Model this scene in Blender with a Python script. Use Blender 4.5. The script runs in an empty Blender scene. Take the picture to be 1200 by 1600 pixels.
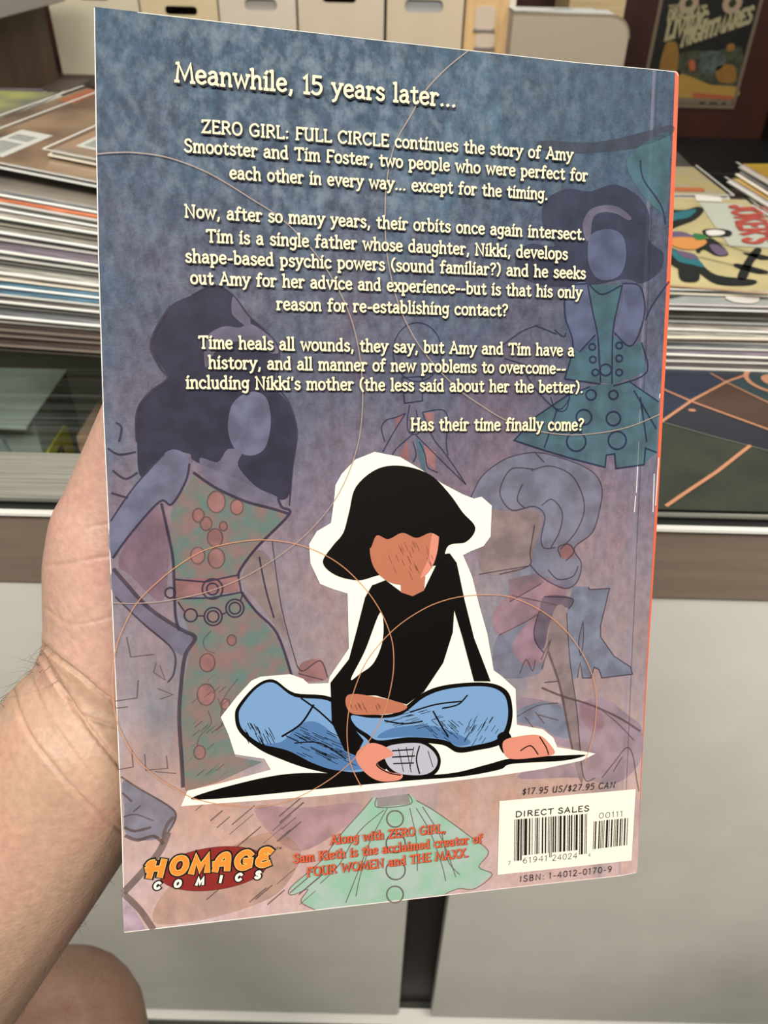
import bpy, bmesh, math, random
from mathutils import Vector, Matrix
from mathutils.geometry import tessellate_polygon

random.seed(7)
scene = bpy.context.scene
COL = scene.collection

# ------------------------------------------------------------------ camera
PITCH, ROLL, F = math.radians(38.0), math.radians(1.4), 1202.3
CAM = Vector((0.0, 0.0, 1.21))
FWD = Vector((0, math.cos(PITCH), -math.sin(PITCH)))
R0 = Vector((1, 0, 0)); U0 = Vector((0, math.sin(PITCH), math.cos(PITCH)))
RGT = math.cos(ROLL) * R0 + math.sin(ROLL) * U0
UP = -math.sin(ROLL) * R0 + math.cos(ROLL) * U0
cam_data = bpy.data.cameras.new('camera')
cam = bpy.data.objects.new('camera', cam_data); COL.objects.link(cam)
cam.matrix_world = Matrix(((RGT.x, UP.x, -FWD.x, CAM.x), (RGT.y, UP.y, -FWD.y, CAM.y), (RGT.z, UP.z, -FWD.z, CAM.z), (0, 0, 0, 1)))
cam_data.sensor_fit = 'VERTICAL'; cam_data.sensor_height = 34.6; cam_data.lens = 26.0
cam_data.clip_start = 0.01
cam_data.dof.use_dof = True; cam_data.dof.focus_distance = 0.232; cam_data.dof.aperture_fstop = 22.0
scene.camera = cam

# ------------------------------------------------------------------ light
world = bpy.data.worlds.new('shop_light'); scene.world = world; world.use_nodes = True
bg = world.node_tree.nodes['Background']
bg.inputs[0].default_value = (1.0, 0.97, 0.90, 1); bg.inputs[1].default_value = 0.15
scene.view_settings.view_transform = 'Standard'; scene.view_settings.look = 'None'
scene.view_settings.exposure = 0.0; scene.view_settings.gamma = 1.0
scene.view_settings.use_curve_mapping = False

def area(name, loc, target, size, size_y, power, color=(1, 0.955, 0.88)):
    l = bpy.data.lights.new(name, 'AREA'); l.shape = 'RECTANGLE'; l.size = size; l.size_y = size_y
    l.energy = power; l.color = color
    o = bpy.data.objects.new(name, l); COL.objects.link(o); o.location = loc
    o.rotation_euler = (Vector(target) - Vector(loc)).to_track_quat('-Z', 'Y').to_euler()
    return o
area('ceiling_lamp_light', (-0.45, -0.9, 2.55), (-0.1, 0.35, 0.9), 1.2, 0.5, 50)
area('ceiling_lamp_light', (0.9, -0.5, 2.55), (0.4, 0.4, 0.9), 1.2, 0.5, 37)
area('ceiling_lamp_light', (-0.3, 1.35, 2.55), (-0.3, 1.35, 0), 1.4, 0.4, 23)

# ------------------------------------------------------------------ pixel rays -> places
def ray(px, py):
    return RGT * ((px - 600) / F) + UP * (-(py - 800) / F) + FWD
def at_depth(px, py, d): return CAM + ray(px, py) * d
def on_z(px, py, z):
    r = ray(px, py); return CAM + r * ((z - CAM.z) / r.z)
def on_y(px, py, y):
    r = ray(px, py); return CAM + r * ((y - CAM.y) / r.y)

# ------------------------------------------------------------------ materials
def lin(c):
    f = lambda v: (v / 12.92) if v <= 0.04045 else ((v + 0.055) / 1.055) ** 2.4
    return tuple(f(max(0, v) / 255.0) for v in c)
def rgba(c, k=1.0): return tuple(min(1, v * k) for v in lin(c)) + (1.0,)
_mats = {}
def mat(name, c, rough=0.55, k=0.9, noise=0.0, scale=40.0, alpha=1.0, metal=0.0, spec=0.4, bump=0.0, bscale=300.0, coat=0.0, c2=None, stretch=None, sss=0.0):
    if name in _mats: return _mats[name]
    m = bpy.data.materials.new(name); m.use_nodes = True; nt = m.node_tree
    b = nt.nodes['Principled BSDF']
    b.inputs['Base Color'].default_value = rgba(c, k)
    b.inputs['Roughness'].default_value = rough; b.inputs['Metallic'].default_value = metal
    b.inputs['Specular IOR Level'].default_value = spec
    b.inputs['Coat Weight'].default_value = coat; b.inputs['Coat Roughness'].default_value = 0.15
    if sss: 
        b.inputs['Subsurface Weight'].default_value = sss; b.inputs['Subsurface Radius'].default_value = (0.006, 0.0025, 0.0015); b.inputs['Subsurface Scale'].default_value = 1.0
    tc = nt.nodes.new('ShaderNodeTexCoord'); mp = nt.nodes.new('ShaderNodeMapping')
    nt.links.new(tc.outputs['Object'], mp.inputs[0])
    if stretch: mp.inputs['Scale'].default_value = stretch
    if noise or c2:
        n = nt.nodes.new('ShaderNodeTexNoise'); n.inputs['Scale'].default_value = scale; n.inputs['Detail'].default_value = 4
        nt.links.new(mp.outputs[0], n.inputs['Vector'])
        r = nt.nodes.new('ShaderNodeValToRGB'); e = r.color_ramp.elements
        e[0].position = 0.38; e[1].position = 0.62
        if c2: e[0].color = rgba(c, k); e[1].color = rgba(c2, k)
        else:
            e[0].color = rgba(tuple(v * (1 - noise) for v in c), k); e[1].color = rgba(tuple(min(255, v * (1 + noise)) for v in c), k)
        nt.links.new(n.outputs[0], r.inputs[0]); nt.links.new(r.outputs[0], b.inputs['Base Color'])
    if bump:
        n2 = nt.nodes.new('ShaderNodeTexNoise'); n2.inputs['Scale'].default_value = bscale; n2.inputs['Detail'].default_value = 3
        nt.links.new(mp.outputs[0], n2.inputs['Vector'])
        bp = nt.nodes.new('ShaderNodeBump'); bp.inputs['Strength'].default_value = bump; bp.inputs['Distance'].default_value = 0.001
        nt.links.new(n2.outputs[0], bp.inputs['Height']); nt.links.new(bp.outputs[0], b.inputs['Normal'])
    if alpha < 1: b.inputs['Alpha'].default_value = alpha
    _mats[name] = m
    return m
def film(name, tint=(1, 1, 1), gloss=0.12, rough=0.08):
    """clear plastic or glass sheet: see-through with a fresnel sheen"""
    if name in _mats: return _mats[name]
    m = bpy.data.materials.new(name); m.use_nodes = True; nt = m.node_tree
    nt.nodes.remove(nt.nodes['Principled BSDF'])
    out = nt.nodes['Material Output']
    t = nt.nodes.new('ShaderNodeBsdfTransparent'); t.inputs[0].default_value = tint + (1,)
    g = nt.nodes.new('ShaderNodeBsdfGlossy'); g.inputs['Roughness'].default_value = rough
    fr = nt.nodes.new('ShaderNodeLayerWeight'); fr.inputs[0].default_value = 0.5
    pw = nt.nodes.new('ShaderNodeMath'); pw.operation = 'POWER'; pw.inputs[1].default_value = 5.0
    ad = nt.nodes.new('ShaderNodeMath'); ad.operation = 'MULTIPLY_ADD'; ad.inputs[1].default_value = 0.9; ad.inputs[2].default_value = gloss
    mx = nt.nodes.new('ShaderNodeMixShader')
    nt.links.new(fr.outputs['Facing'], pw.inputs[0]); nt.links.new(pw.outputs[0], ad.inputs[0]); nt.links.new(ad.outputs[0], mx.inputs[0])
    nt.links.new(t.outputs[0], mx.inputs[1]); nt.links.new(g.outputs[0], mx.inputs[2]); nt.links.new(mx.outputs[0], out.inputs[0])
    _mats[name] = m
    return m

# ------------------------------------------------------------------ objects
def tag(o, label=None, cat=None, group=None, kind=None):
    if label: o['label'] = label
    if cat: o['category'] = cat
    if group: o['group'] = group
    if kind: o['kind'] = kind
    return o
def empty(name, loc, label, cat, group=None, mw=None):
    o = bpy.data.objects.new(name, None); COL.objects.link(o)
    o.empty_display_size = 0.05
    if mw is not None: o.matrix_world = mw
    else: o.location = loc
    return tag(o, label, cat, group)
class MB:
    def __init__(s): s.v = []; s.f = []; s.mi = []; s.mats = []; s.ctr = 0
    def m(s, mt):
        if mt not in s.mats: s.mats.append(mt)
        return s.mats.index(mt)
    def poly(s, pts, mt):
        i = len(s.v); s.v += [tuple(p) for p in pts]; s.f.append(tuple(range(i, i + len(pts)))); s.mi.append(s.m(mt))
    def box(s, x0, x1, y0, y1, z0, z1, mt, M=None, top=None):
        c = [Vector((x, y, z)) for z in (z0, z1) for y in (y0, y1) for x in (x0, x1)]
        if M is not None: c = [M @ p for p in c]
        i = len(s.v); s.v += [tuple(p) for p in c]
        for k, q in enumerate(((0, 2, 3, 1), (4, 5, 7, 6), (0, 1, 5, 4), (2, 6, 7, 3), (1, 3, 7, 5), (0, 4, 6, 2))):
            s.f.append(tuple(i + a for a in q)); s.mi.append(s.m(top if (k == 1 and top) else mt))
    def holed(s, loops, mt, place):
        """flat polygon (first loop) with holes (other loops), loops are 2D"""
        pts = [p for l in loops for p in l]
        tris = tessellate_polygon([[Vector((p[0], p[1], 0)) for p in l] for l in loops])
        i = len(s.v); s.v += [tuple(place(*p)) for p in pts]
        k = s.m(mt)
        for t in tris:
            a, b, c = (pts[q] for q in t)
            if (b[0] - a[0]) * (c[1] - a[1]) - (b[1] - a[1]) * (c[0] - a[0]) < 0: t = (t[0], t[2], t[1])
            s.f.append(tuple(i + q for q in t)); s.mi.append(k)
    def ribbon(s, pts, w, mt, place, closed=False):
        n = len(pts)
        if n < 2: return
        L, R = [], []
        for j in range(n):
            p = Vector(pts[j])
            a = Vector(pts[j - 1]) if (j > 0 or closed) else None
            b = Vector(pts[(j + 1) % n]) if (j < n - 1 or closed) else None
            d1 = (p - a) if a is not None else (b - p)
            d2 = (b - p) if b is not None else (p - a)
            if d1.length < 1e-9: d1 = d2
            if d2.length < 1e-9: d2 = d1
            if d1.length < 1e-9: return
            d1 = d1.normalized(); d2 = d2.normalized()
            t = d1 + d2
            t = t.normalized() if t.length > 1e-6 else d1
            nr = Vector((-t.y, t.x)); k = 1.0 / max(0.5, nr.dot(Vector((-d1.y, d1.x))))
            L.append(p + nr * (w / 2 * k)); R.append(p - nr * (w / 2 * k))
        i = len(s.v); mi = s.m(mt)
        o_ = Vector(place(0, 0)); nz = (Vector(place(1, 0)) - o_).cross(Vector(place(0, 1)) - o_).normalized()
        lift = []                      # ink laid a hair higher as the stroke goes on, so no two faces coincide
        for j in range(n): lift.append(nz * (2e-6 * (s.ctr % 20))); s.ctr += 1
        s.v += [tuple(Vector(place(q.x, q.y)) + lift[j]) for j, q in enumerate(L)] + [tuple(Vector(place(q.x, q.y)) + lift[j]) for j, q in enumerate(R)]
        for j in range(n if closed else n - 1):
            j2 = (j + 1) % n
            s.f.append((i + j, i + j2, i + n + j2, i + n + j)); s.mi.append(mi)
    def prism(s, loop, mt, place, h0, h1, side=None):
        """loop is 2D; place(x, y, h)"""
        s.holed([loop], mt, lambda x, y: place(x, y, h1)); s.holed([loop], mt, lambda x, y: place(x, y, h0))
        n = len(loop)
        for j in range(n):
            a, b = loop[j], loop[(j + 1) % n]
            s.poly([place(*a, h0), place(*b, h0), place(*b, h1), place(*a, h1)], side or mt)
    def build(s, name, parent=None, smooth=False, bevel=0.0, recalc=False):
        me = bpy.data.meshes.new(name); me.from_pydata(s.v, [], s.f)
        for mt in s.mats: me.materials.append(mt)
        me.polygons.foreach_set('material_index', s.mi)
        if smooth: me.polygons.foreach_set('use_smooth', [True] * len(s.f))
        me.update()
        if recalc:
            bm = bmesh.new(); bm.from_mesh(me); bmesh.ops.remove_doubles(bm, verts=bm.verts, dist=1e-6)
            bmesh.ops.recalc_face_normals(bm, faces=bm.faces); bm.to_mesh(me); bm.free()
        o = bpy.data.objects.new(name, me); COL.objects.link(o)
        if parent: o.parent = parent
        if bevel:
            bv = o.modifiers.new('bevel', 'BEVEL'); bv.width = bevel; bv.segments = 2; bv.limit_method = 'ANGLE'
        return o
def catmull(pts, n=6, closed=False):
    out = []; N = len(pts)
    for i in range(N if closed else N - 1):
        p0 = pts[(i - 1) % N] if (closed or i > 0) else pts[0]
        p1 = pts[i]; p2 = pts[(i + 1) % N]
        p3 = pts[(i + 2) % N] if (closed or i < N - 2) else pts[-1]
        for k in range(n):
            t = k / n
            out.append(tuple(0.5 * (2 * p1[d] + (p2[d] - p0[d]) * t + (2 * p0[d] - 5 * p1[d] + 4 * p2[d] - p3[d]) * t * t + (3 * p1[d] - p0[d] - 3 * p2[d] + p3[d]) * t ** 3) for d in (0, 1)))
    if not closed: out.append(tuple(pts[-1]))
    return out
def ell(cx, cy, rx, ry=None, rot=0.0, n=28):
    ry = ry or rx
    return [(cx + rx * math.cos(a) * math.cos(rot) - ry * math.sin(a) * math.sin(rot), cy + rx * math.cos(a) * math.sin(rot) + ry * math.sin(a) * math.cos(rot)) for a in (2 * math.pi * k / n for k in range(n))]
def rrect(x0, x1, y0, y1, r, n=5):
    out = []
    for cx, cy, a0 in ((x1 - r, y1 - r, 0), (x0 + r, y1 - r, 90), (x0 + r, y0 + r, 180), (x1 - r, y0 + r, 270)):
        for k in range(n + 1):
            a = math.radians(a0 + 90 * k / n); out.append((cx + r * math.cos(a), cy + r * math.sin(a)))
    return out

# ------------------------------------------------------------------ drawn alphabet (strokes on a grid: baseline 0, x-height 5, capitals 7.2)
# '|' separates strokes; 's' smooth, 'c' closed smooth, 'l' straight, 'f' a serif (left out in the plain alphabet)
GLY = {
 'a': (4.4, 's.7 4.2 1.7 5 2.8 4.8 3.3 3.8 3.4 .3|l3.4 .3 4.1 0|c3.4 2.9 1.8 2.9 .6 2.1 .5 .9 1.4 .05 2.7 .5 3.4 1.6'),
 'b': (4.6, 'l.9 7.8 .9 0|f.1 7.5 .9 7.8|c.9 3.6 2 4.9 3.5 4.3 4.1 2.5 3.5 .7 2.1 0 .9 .9'),
 'c': (4.2, 's3.8 3.9 2.6 5 1.1 4.4 .4 2.6 1 .7 2.4 0 3.9 .8'),
 'd': (4.8, 'c3.6 3.6 2.5 4.9 1 4.3 .4 2.5 .9 .7 2.3 0 3.6 .9|l3.6 7.8 3.6 .2 4.4 .1|f2.8 7.5 3.6 7.8'),
 'e': (4.3, 's.5 2.4 2.2 2.7 3.8 3 3.3 4.5 2.1 5 .9 4.2 .4 2.4 1 .7 2.4 0 3.9 .8'),
 'f': (3.3, 's3.4 7 2.6 7.7 1.7 7 1.4 5 1.3 0|l.2 4.7 3.1 5|f.5 0 2.2 0'),
 'g': (4.4, 'c2.2 5 .9 4.4 .4 2.9 .9 1.3 2.2 .8 3.3 1.7 3.5 3.5|s4.3 5.1 3.6 4.6 3.6 1 3.3 -1.4 2.1 -2.3 .5 -1.7'),
 'h': (4.8, 'l.9 7.8 .9 0|f.1 7.5 .9 7.8|s.9 3.4 2 4.8 3.2 4.8 3.8 3.6 3.8 0|f.2 0 1.7 0|l3.8 0 4.5 .1'),
 'i': (2.1, 'l1.1 5 1 0|f.2 4.8 1.1 5|f.3 0 1.9 0|l.9 6.4 1.6 7.4'),
 'k': (4.5, 'l.9 7.8 .9 0|f.1 7.5 .9 7.8|l3.9 5 .9 2.3|l1.9 3.1 4.1 0|f.2 0 1.7 0|f3 5 4.4 5|f3.5 0 4.7 0'),
 'l': (2.1, 'l1 7.8 1 0|f.1 7.5 1 7.8|f.2 0 1.9 0'),
 'm': (7.0, 'l.9 5 .9 0|f.1 4.7 .9 5|s.9 3.4 1.9 4.8 2.9 4.8 3.5 3.6 3.5 0|s3.5 3.4 4.6 4.8 5.6 4.8 6.1 3.6 6.1 0|f.2 0 1.6 0|f2.9 0 4.1 0|l6.1 0 6.8 .1'),
 'n': (4.8, 'l.9 5 .9 0|f.1 4.7 .9 5|s.9 3.4 2 4.8 3.2 4.8 3.8 3.6 3.8 0|f.2 0 1.7 0|l3.8 0 4.5 .1'),
 'o': (4.5, 'c2.2 5 .9 4.3 .4 2.5 .9 .7 2.2 0 3.6 .7 4.1 2.5 3.6 4.3'),
 'p': (4.6, 'l.9 5 .9 -2.4|f.1 4.7 .9 5|f.2 -2.4 1.8 -2.4|c.9 3.8 2.1 5 3.5 4.3 4.1 2.5 3.5 .7 2.1 0 .9 1'),
 'r': (3.6, 'l.9 5 .9 0|f.1 4.7 .9 5|s.9 3.2 1.8 4.7 2.7 4.9 3.4 4.3|f.2 0 1.9 0'),
 's': (3.7, 's3.2 4.2 2.3 5 1.1 4.7 .7 3.6 1.8 2.7 3 2.1 3.3 1 2.4 .05 1.2 .1 .4 .9'),
 't': (3.4, 'l1.5 6.6 1.5 1|s1.5 1 1.9 .1 2.7 .1 3.3 .7|l.2 4.8 3 5'),
 'u': (4.8, 's.9 5 .9 1.6 1.5 .2 2.6 .2 3.7 1.6|l3.7 5 3.7 .1 4.4 .1|f.1 4.8 .9 5|f2.9 4.8 3.7 5'),
 'v': (4.4, 'l.5 5 2.2 0 4 5|f0 5 1.2 5|f3.3 5 4.6 5'),
 'w': (6.4, 'l.5 5 1.8 0 3.2 4.4 4.6 0 6 5|f0 5 1.2 5|f5.3 5 6.6 5'),
 'x': (4.5, 'l.6 5 4 0|l3.9 5 .5 0|f0 5 1.2 5|f3.3 5 4.5 5|f0 0 1.2 0|f3.4 0 4.6 0'),
 'y': (4.5, 'l.5 5 2.3 .6|s4.1 5 2.3 .6 1.5 -1.6 .4 -2.3|f0 5 1.2 5|f3.4 5 4.7 5'),
 'A': (6.0, 'l.5 0 3.1 7.2 5.3 0|l1.4 2.4 4.6 2.4|f0 0 1.2 0|f4.6 0 6 0|f2.3 7.2 3.1 7.2'),
 'B': (5.4, 'l1 7.2 1 0|s1 7.2 3.2 7.1 4.1 5.6 3.2 4 1 3.9|s1 3.9 3.6 3.7 4.6 2.1 3.6 .2 1 0'),
 'C': (5.6, 's5.2 5.8 3.8 7.2 1.8 6.6 .6 4.6 .7 2.3 1.9 .4 3.6 0 5.2 1.2|f5.2 5.6 5.2 7'),
 'D': (6.0, 'l.9 7.2 .9 0|s.9 7.2 3.3 7 5.2 5.4 5.4 3 4.2 .8 2.4 0 .9 0'),
 'E': (5.0, 'l1 7.2 1 0 4.6 0|l1 7.2 4.5 7.2|l1 3.8 3.7 3.8|f4.5 7.2 4.5 6.3|f4.6 0 4.6 1'),
 'F': (4.8, 'l1 7.2 1 0|l1 7.2 4.6 7.2|l1 3.7 3.7 3.7|f4.6 7.2 4.6 6.2|f.3 0 1.8 0'),
 'G': (6.2, 's5.4 5.9 3.9 7.2 1.9 6.6 .6 4.6 .7 2.3 1.9 .4 3.6 0 5.4 .9|l5.4 .7 5.4 3.2 3.5 3.2'),
 'H': (6.2, 'l1 7.2 1 0|l5.2 7.2 5.2 0|l1 3.7 5.2 3.7|f.3 0 1.8 0|f4.5 0 5.9 0|f.3 7.2 1.8 7.2|f4.5 7.2 5.9 7.2'),
 'I': (2.6, 'l1.3 7.2 1.3 0|f.5 0 2.1 0|f.5 7.2 2.1 7.2'),
 'J': (4.2, 's3.2 7.2 3.2 1.6 2.4 .1 1.2 .1 .4 1.2'),
 'K': (5.8, 'l1 7.2 1 0|l5 7.2 1 3.2|l2.4 4.4 5.4 0|f.3 0 1.8 0|f.3 7.2 1.8 7.2|f4.2 7.2 5.6 7.2|f4.8 0 6 0'),
 'L': (4.8, 'l1 7.2 1 0 4.5 0 4.6 1|f.3 7.2 1.8 7.2'),
 'M': (7.6, 'l.7 0 1.5 7.2 3.8 1.2 6.2 7.2 6.9 0|f0 0 1.4 0|f6.2 0 7.6 0|f.7 7.2 1.6 7.2'),
 'N': (6.4, 'l1 0 1 7.2 5.3 0 5.3 7.2|f.3 0 1.8 0|f4.5 7.2 6 7.2|f.2 7.2 1 7.2'),
 'O': (6.4, 'c3.2 7.2 1.4 6.3 .6 3.6 1.4 .9 3.2 0 5 .9 5.8 3.6 5 6.3'),
 'R': (5.6, 'l1 7.2 1 0|s1 7.2 3.4 7.1 4.6 5.6 3.8 4 1 3.7|l2.6 3.8 5.2 0|f.3 0 1.8 0'),
 'S': (4.8, 's4.2 6 3.1 7.2 1.5 6.9 .8 5.5 1.8 4.1 3.6 3.2 4.3 1.7 3.4 .2 1.7 0 .4 1.2'),
 'T': (5.6, 'l2.8 7.2 2.8 0|l.3 7 5.3 7.2|f.3 7 .2 6|f5.3 7.2 5.4 6.2|f2 0 3.6 0'),
 'U': (6.0, 's1 7.2 1 2 1.8 .2 3.6 .1 4.8 1.6 4.9 3|l4.9 7.2 4.9 0|f.3 7.2 1.8 7.2|f4.2 7.2 5.6 7.2'),
 'V': (6.0, 'l.5 7.2 3 0 5.5 7.2'),
 'W': (8.2, 'l.6 7.2 2.2 0 4.1 6 6 0 7.6 7.2|f0 7.2 1.3 7.2|f6.9 7.2 8.2 7.2'),
 'X': (5.8, 'l.7 7.2 5.2 0|l5 7.2 .6 0|f0 7.2 1.4 7.2|f4.3 7.2 5.7 7.2|f0 0 1.3 0|f4.5 0 5.8 0'),
 'Z': (5.4, 'l.7 7 4.8 7.2 .6 0 4.9 .1|f.7 7 .6 6|f4.9 .1 5 1.1'),
 '0': (5.0, 'c2.5 7.2 1.1 6.2 .6 3.6 1.1 1 2.5 0 3.9 1 4.4 3.6 3.9 6.2'),
 '1': (3.0, 'l.5 6 1.7 7.2 1.7 0|f.6 0 2.7 0'),
 '2': (4.8, 's.6 5.6 1.4 7 3 7.1 4 5.8 3.4 4 .6 0|l.6 0 4.3 0'),
 '4': (5.0, 'l3.6 0 3.6 7.2 .5 2.2 4.7 2.2'),
 '5': (4.8, 'l4.1 7.2 1.1 7.2 .9 4.2|s.9 4.2 2.6 4.6 4 3.6 4.1 1.8 3 .2 1.5 0 .4 .8'),
 '6': (4.8, 's3.8 6.9 2 6.2 .8 4 .7 2 1.6 .2 3.2 .2 4.1 1.8 3.4 3.8 1.8 4.1 .8 2.6'),
 '7': (4.6, 'l.5 7.2 4.1 7.2 1.7 0'),
 '9': (4.8, 's4.1 4.6 3.2 3.1 1.6 3.3 .8 5 1.5 6.8 3.1 7 4.1 5.4 3.9 3 2.6 .6 1.2 .2'),
 '.': (2.1, 'l.8 .1 1.4 .4'), ',': (2.2, 'l1.3 .7 1.2 -.3 .7 -1.5'), "'": (1.8, 'l1.1 7.6 .8 5.8'),
 ':': (2.3, 'l.9 .3 1.4 .6|l.9 4 1.4 4.3'), '-': (3.2, 'l.5 2.5 2.8 2.7'), '(': (2.8, 's2.4 7.9 1 6 .8 2.4 2.4 -.8'),
 ')': (2.8, 's.4 7.9 1.9 6 2 2.4 .5 -.8'), '?': (4.0, 's.5 6.2 1.4 7.3 3 7 3.5 5.6 2.4 4.2 1.7 3.4 1.6 2.2|l1.4 .1 1.9 .5'),
 '!': (2.2, 'l1.1 7.2 1.1 2.2|l.9 .1 1.4 .5'), '/': (4.0, 'l.4 -.6 3.6 7.8'),
 '$': (4.6, 's3.8 5.2 2.8 6 1.4 5.8 .8 4.8 1.8 3.8 3.2 3.1 3.9 2 3 .8 1.6 .8 .6 1.8|l2.3 7.4 2.3 -.6'),
}
def text_strokes(t, serif=True, gap=0.55, space=3.0):
    x = 0.0; out = []
    for ch in t:
        if ch == ' ': x += space; continue
        w, d = GLY[ch]
        for st in d.split('|'):
            k = st[0]
            if k == 'f' and not serif: continue
            v = [float(q) for q in st[1:].split()]
            p = [(v[i] + x, v[i + 1]) for i in range(0, len(v), 2)]
            if k == 's': p = catmull(p, 5)
            if k == 'c': out.append((catmull(p, 5, True), True)); continue
            out.append((p, False))
        x += w + gap
    return out, x - gap
def write(mb, t, left, right, cap, mt, place, weight=1.15, serif=True, off=(0, 0), slant=0.0, gap=0.55, space=3.0, up=None):
    """letters between two baseline ends, in the 2D units of place()"""
    st, w = text_strokes(t, serif, gap, space)
    dx, dy = right[0] - left[0], right[1] - left[1]
    L = math.hypot(dx, dy); ux, uy = dx / L, dy / L
    sx = L / w; sy = cap / 7.2
    vx, vy = up if up else (uy, -ux)          # up is towards smaller y
    for p, cl in st:
        q = []
        for a, b in p:
            a2 = (a + slant * b) * sx; b2 = b * sy
            q.append((left[0] + ux * a2 + vx * b2 + off[0], left[1] + uy * a2 + vy * b2 + off[1]))
        if not cl and len(q) > 1:             # blunt ends a little past the grid points
            for e, n in ((0, 1), (-1, -2)):
                d = Vector(q[e]) - Vector(q[n])
                if d.length > 1e-9:
                    d = d.normalized() * (weight * sy * 0.3); q[e] = (q[e][0] + d.x, q[e][1] + d.y)
        mb.ribbon(q, weight * sy, mt, place, cl)

# ------------------------------------------------------------------ setting
I3 = lambda x, y, z: (x, y, z)
mb = MB(); mb.box(-2.6, 2.6, -1.6, 2.6, -0.05, 0.0, mat('floor_vinyl', (66, 66, 60), 0.5, noise=0.12, scale=6)); tag(mb.build('floor'), kind='structure')
mb = MB(); mb.box(-2.6, 2.6, 2.5, 2.6, 0.0, 2.7, mat('wall_wood', (64, 28, 18), 0.5, c2=(50, 20, 13), scale=5, stretch=(1, 1, 0.15))); tag(mb.build('wall_back'), kind='structure')
mb = MB(); mb.box(-2.6, 2.6, -1.6, 2.6, 2.7, 2.76, mat('ceiling_tile', (225, 222, 214), 0.9, noise=0.04, scale=30)); tag(mb.build('ceiling'), kind='structure')
mb = MB(); mb.box(1.09, 1.2, 2.44, 2.5, 0.0, 2.7, mat('black_trim', (14, 12, 11), 0.5)); tag(mb.build('trim_1'), kind='structure')

# ------------------------------------------------------------------ glass display counter
ctr = empty('display_counter', (0, 0.4, 0), 'long glass-topped display counter with grey laminate front panels under the comics', 'counter')
def loc(p): return (p[0], p[1] - 0.4, p[2])
def cbox(name, x0, x1, y0, y1, z0, z1, m, bevel=0.0, label=None, parent=None):
    b = MB(); b.box(x0, x1, y0 - 0.4, y1 - 0.4, z0, z1, m); o = b.build(name, parent or ctr, bevel=bevel)
    if label: o['label'] = label
    return o
laminate = mat('grey_laminate', (216, 213, 203), 0.5, noise=0.012, scale=14, bump=0.03, bscale=160, k=1.0)
alu = mat('brushed_aluminium', (176, 174, 162), 0.42, k=0.5, noise=0.1, scale=8, stretch=(1, 60, 60), metal=0.25)
band = mat('anodised_band', (150, 134, 119), 0.42, k=0.95, noise=0.03, scale=10, stretch=(1, 30, 30), metal=0.35)
black = mat('black_rubber', (18, 18, 18), 0.45)
dark = mat('dark_case', (62, 57, 52), 0.7)
white_edge = mat('white_edge', (240, 238, 230), 0.3)
cbox('front_panel', -1.3, 0.037, 0.405, 0.42, 0.02, 0.823, laminate, 0.004)
cbox('front_panel', 0.081, 1.3, 0.405, 0.42, 0.02, 0.823, laminate, 0.001)
cbox('corner_post', 0.03, 0.09, 0.43, 0.46, 0.0, 0.84, mat('dark_post', (44, 38, 33), 0.5), 0.0, 'dark post in the gap between the panels')
cbox('kick_strip', -1.3, 1.3, 0.40, 0.42, 0.0, 0.005, white_edge)
cbox('front_band', -1.3, 1.3, 0.402, 0.43, 0.823, 0.8875, band, 0.001, 'brushed metal band under the top rail')
cbox('lip_highlight', -1.3, 1.3, 0.398, 0.43, 0.8882, 0.8905, white_edge, 0.0, 'thin lip below the rail, coloured white as its highlight')  # white colour stands in for the highlight on the band's edge
cbox('rail_seal', -1.3, 1.3, 0.402, 0.456, 0.891, 0.895, black)
cbox('top_rail', -1.3, 1.3, 0.403, 0.457, 0.8955, 0.900, alu, 0.0015, 'brushed aluminium rail along the front edge')
cbox('glass_top', -1.3, 1.3, 0.458, 1.2, 0.8945, 0.8995, film('counter_glass', (0.86, 0.90, 0.87), 0.02, 0.03), 0.0, 'clear glass top sheet')
cbox('inner_shelf', -1.28, 1.28, 0.43, 1.19, 0.60, 0.62, dark)
cbox('back_panel', -1.3, 1.3, 1.19, 1.21, 0.0, 0.893, dark)
for sx in (-1.3, 1.29): cbox('side_panel', sx, sx + 0.01, 0.43, 1.19, 0.0, 0.893, dark)

# things inside the case, seen through the glass
p0 = on_z(38, 670, 0.80); p1 = on_z(97, 579, 0.80)
card_white = mat('white_carton', (196, 200, 198), 0.6, k=0.6, noise=0.03, scale=20)
bx = empty('carton', (p0.x - 0.11, p0.y, 0.62), 'white carton inside the case under the left end of the glass', 'box')
b = MB(); b.box(-0.11, 0.11, 0.02, p1.y - p0.y, 0.0, 0.178, card_white); b.build('body', bx, bevel=0.002)
b = MB(); b.box(-0.112, 0.112, 0.0, p1.y - p0.y, 0.178, 0.182, card_white); b.build('lid', bx, bevel=0.001)
b = MB(); b.prism([(0.035, 0.03), (0.105, 0.03), (0.075, 0.155), (0.065, 0.155)], mat('grey_print', (150, 156, 160), 0.6), lambda x, y, h: (x, h, y), 0.015, 0.0195); b.build('printed_triangle', bx)
b = MB(); b.prism(rrect(0.025, 0.085, 0.01, 0.135, 0.006), mat('yellow_label', (196, 186, 60), 0.6), lambda x, y, h: (h, x, y), 0.1105, 0.1125)
for k, (u, v, r_) in enumerate(((0.05, 0.115, 0.009), (0.06, 0.09, 0.013), (0.05, 0.06, 0.009))):
    b.ribbon(ell(u, v, r_, r_ * 0.7, 0.4), 0.006, mat('label_ink', (70, 66, 30), 0.6), lambda x, y: (0.1129, x, y), True)
o = b.build('side_label', bx); o['label'] = 'yellow label with dark print'
qa = on_z(84, 690, 0.79); qb = on_z(84, 612, 0.79)
bb = empty('cardboard_box', (qa.x + 0.120, qa.y + 0.016, 0.62), 'brown box inside the case right of the white carton', 'box')
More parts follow.
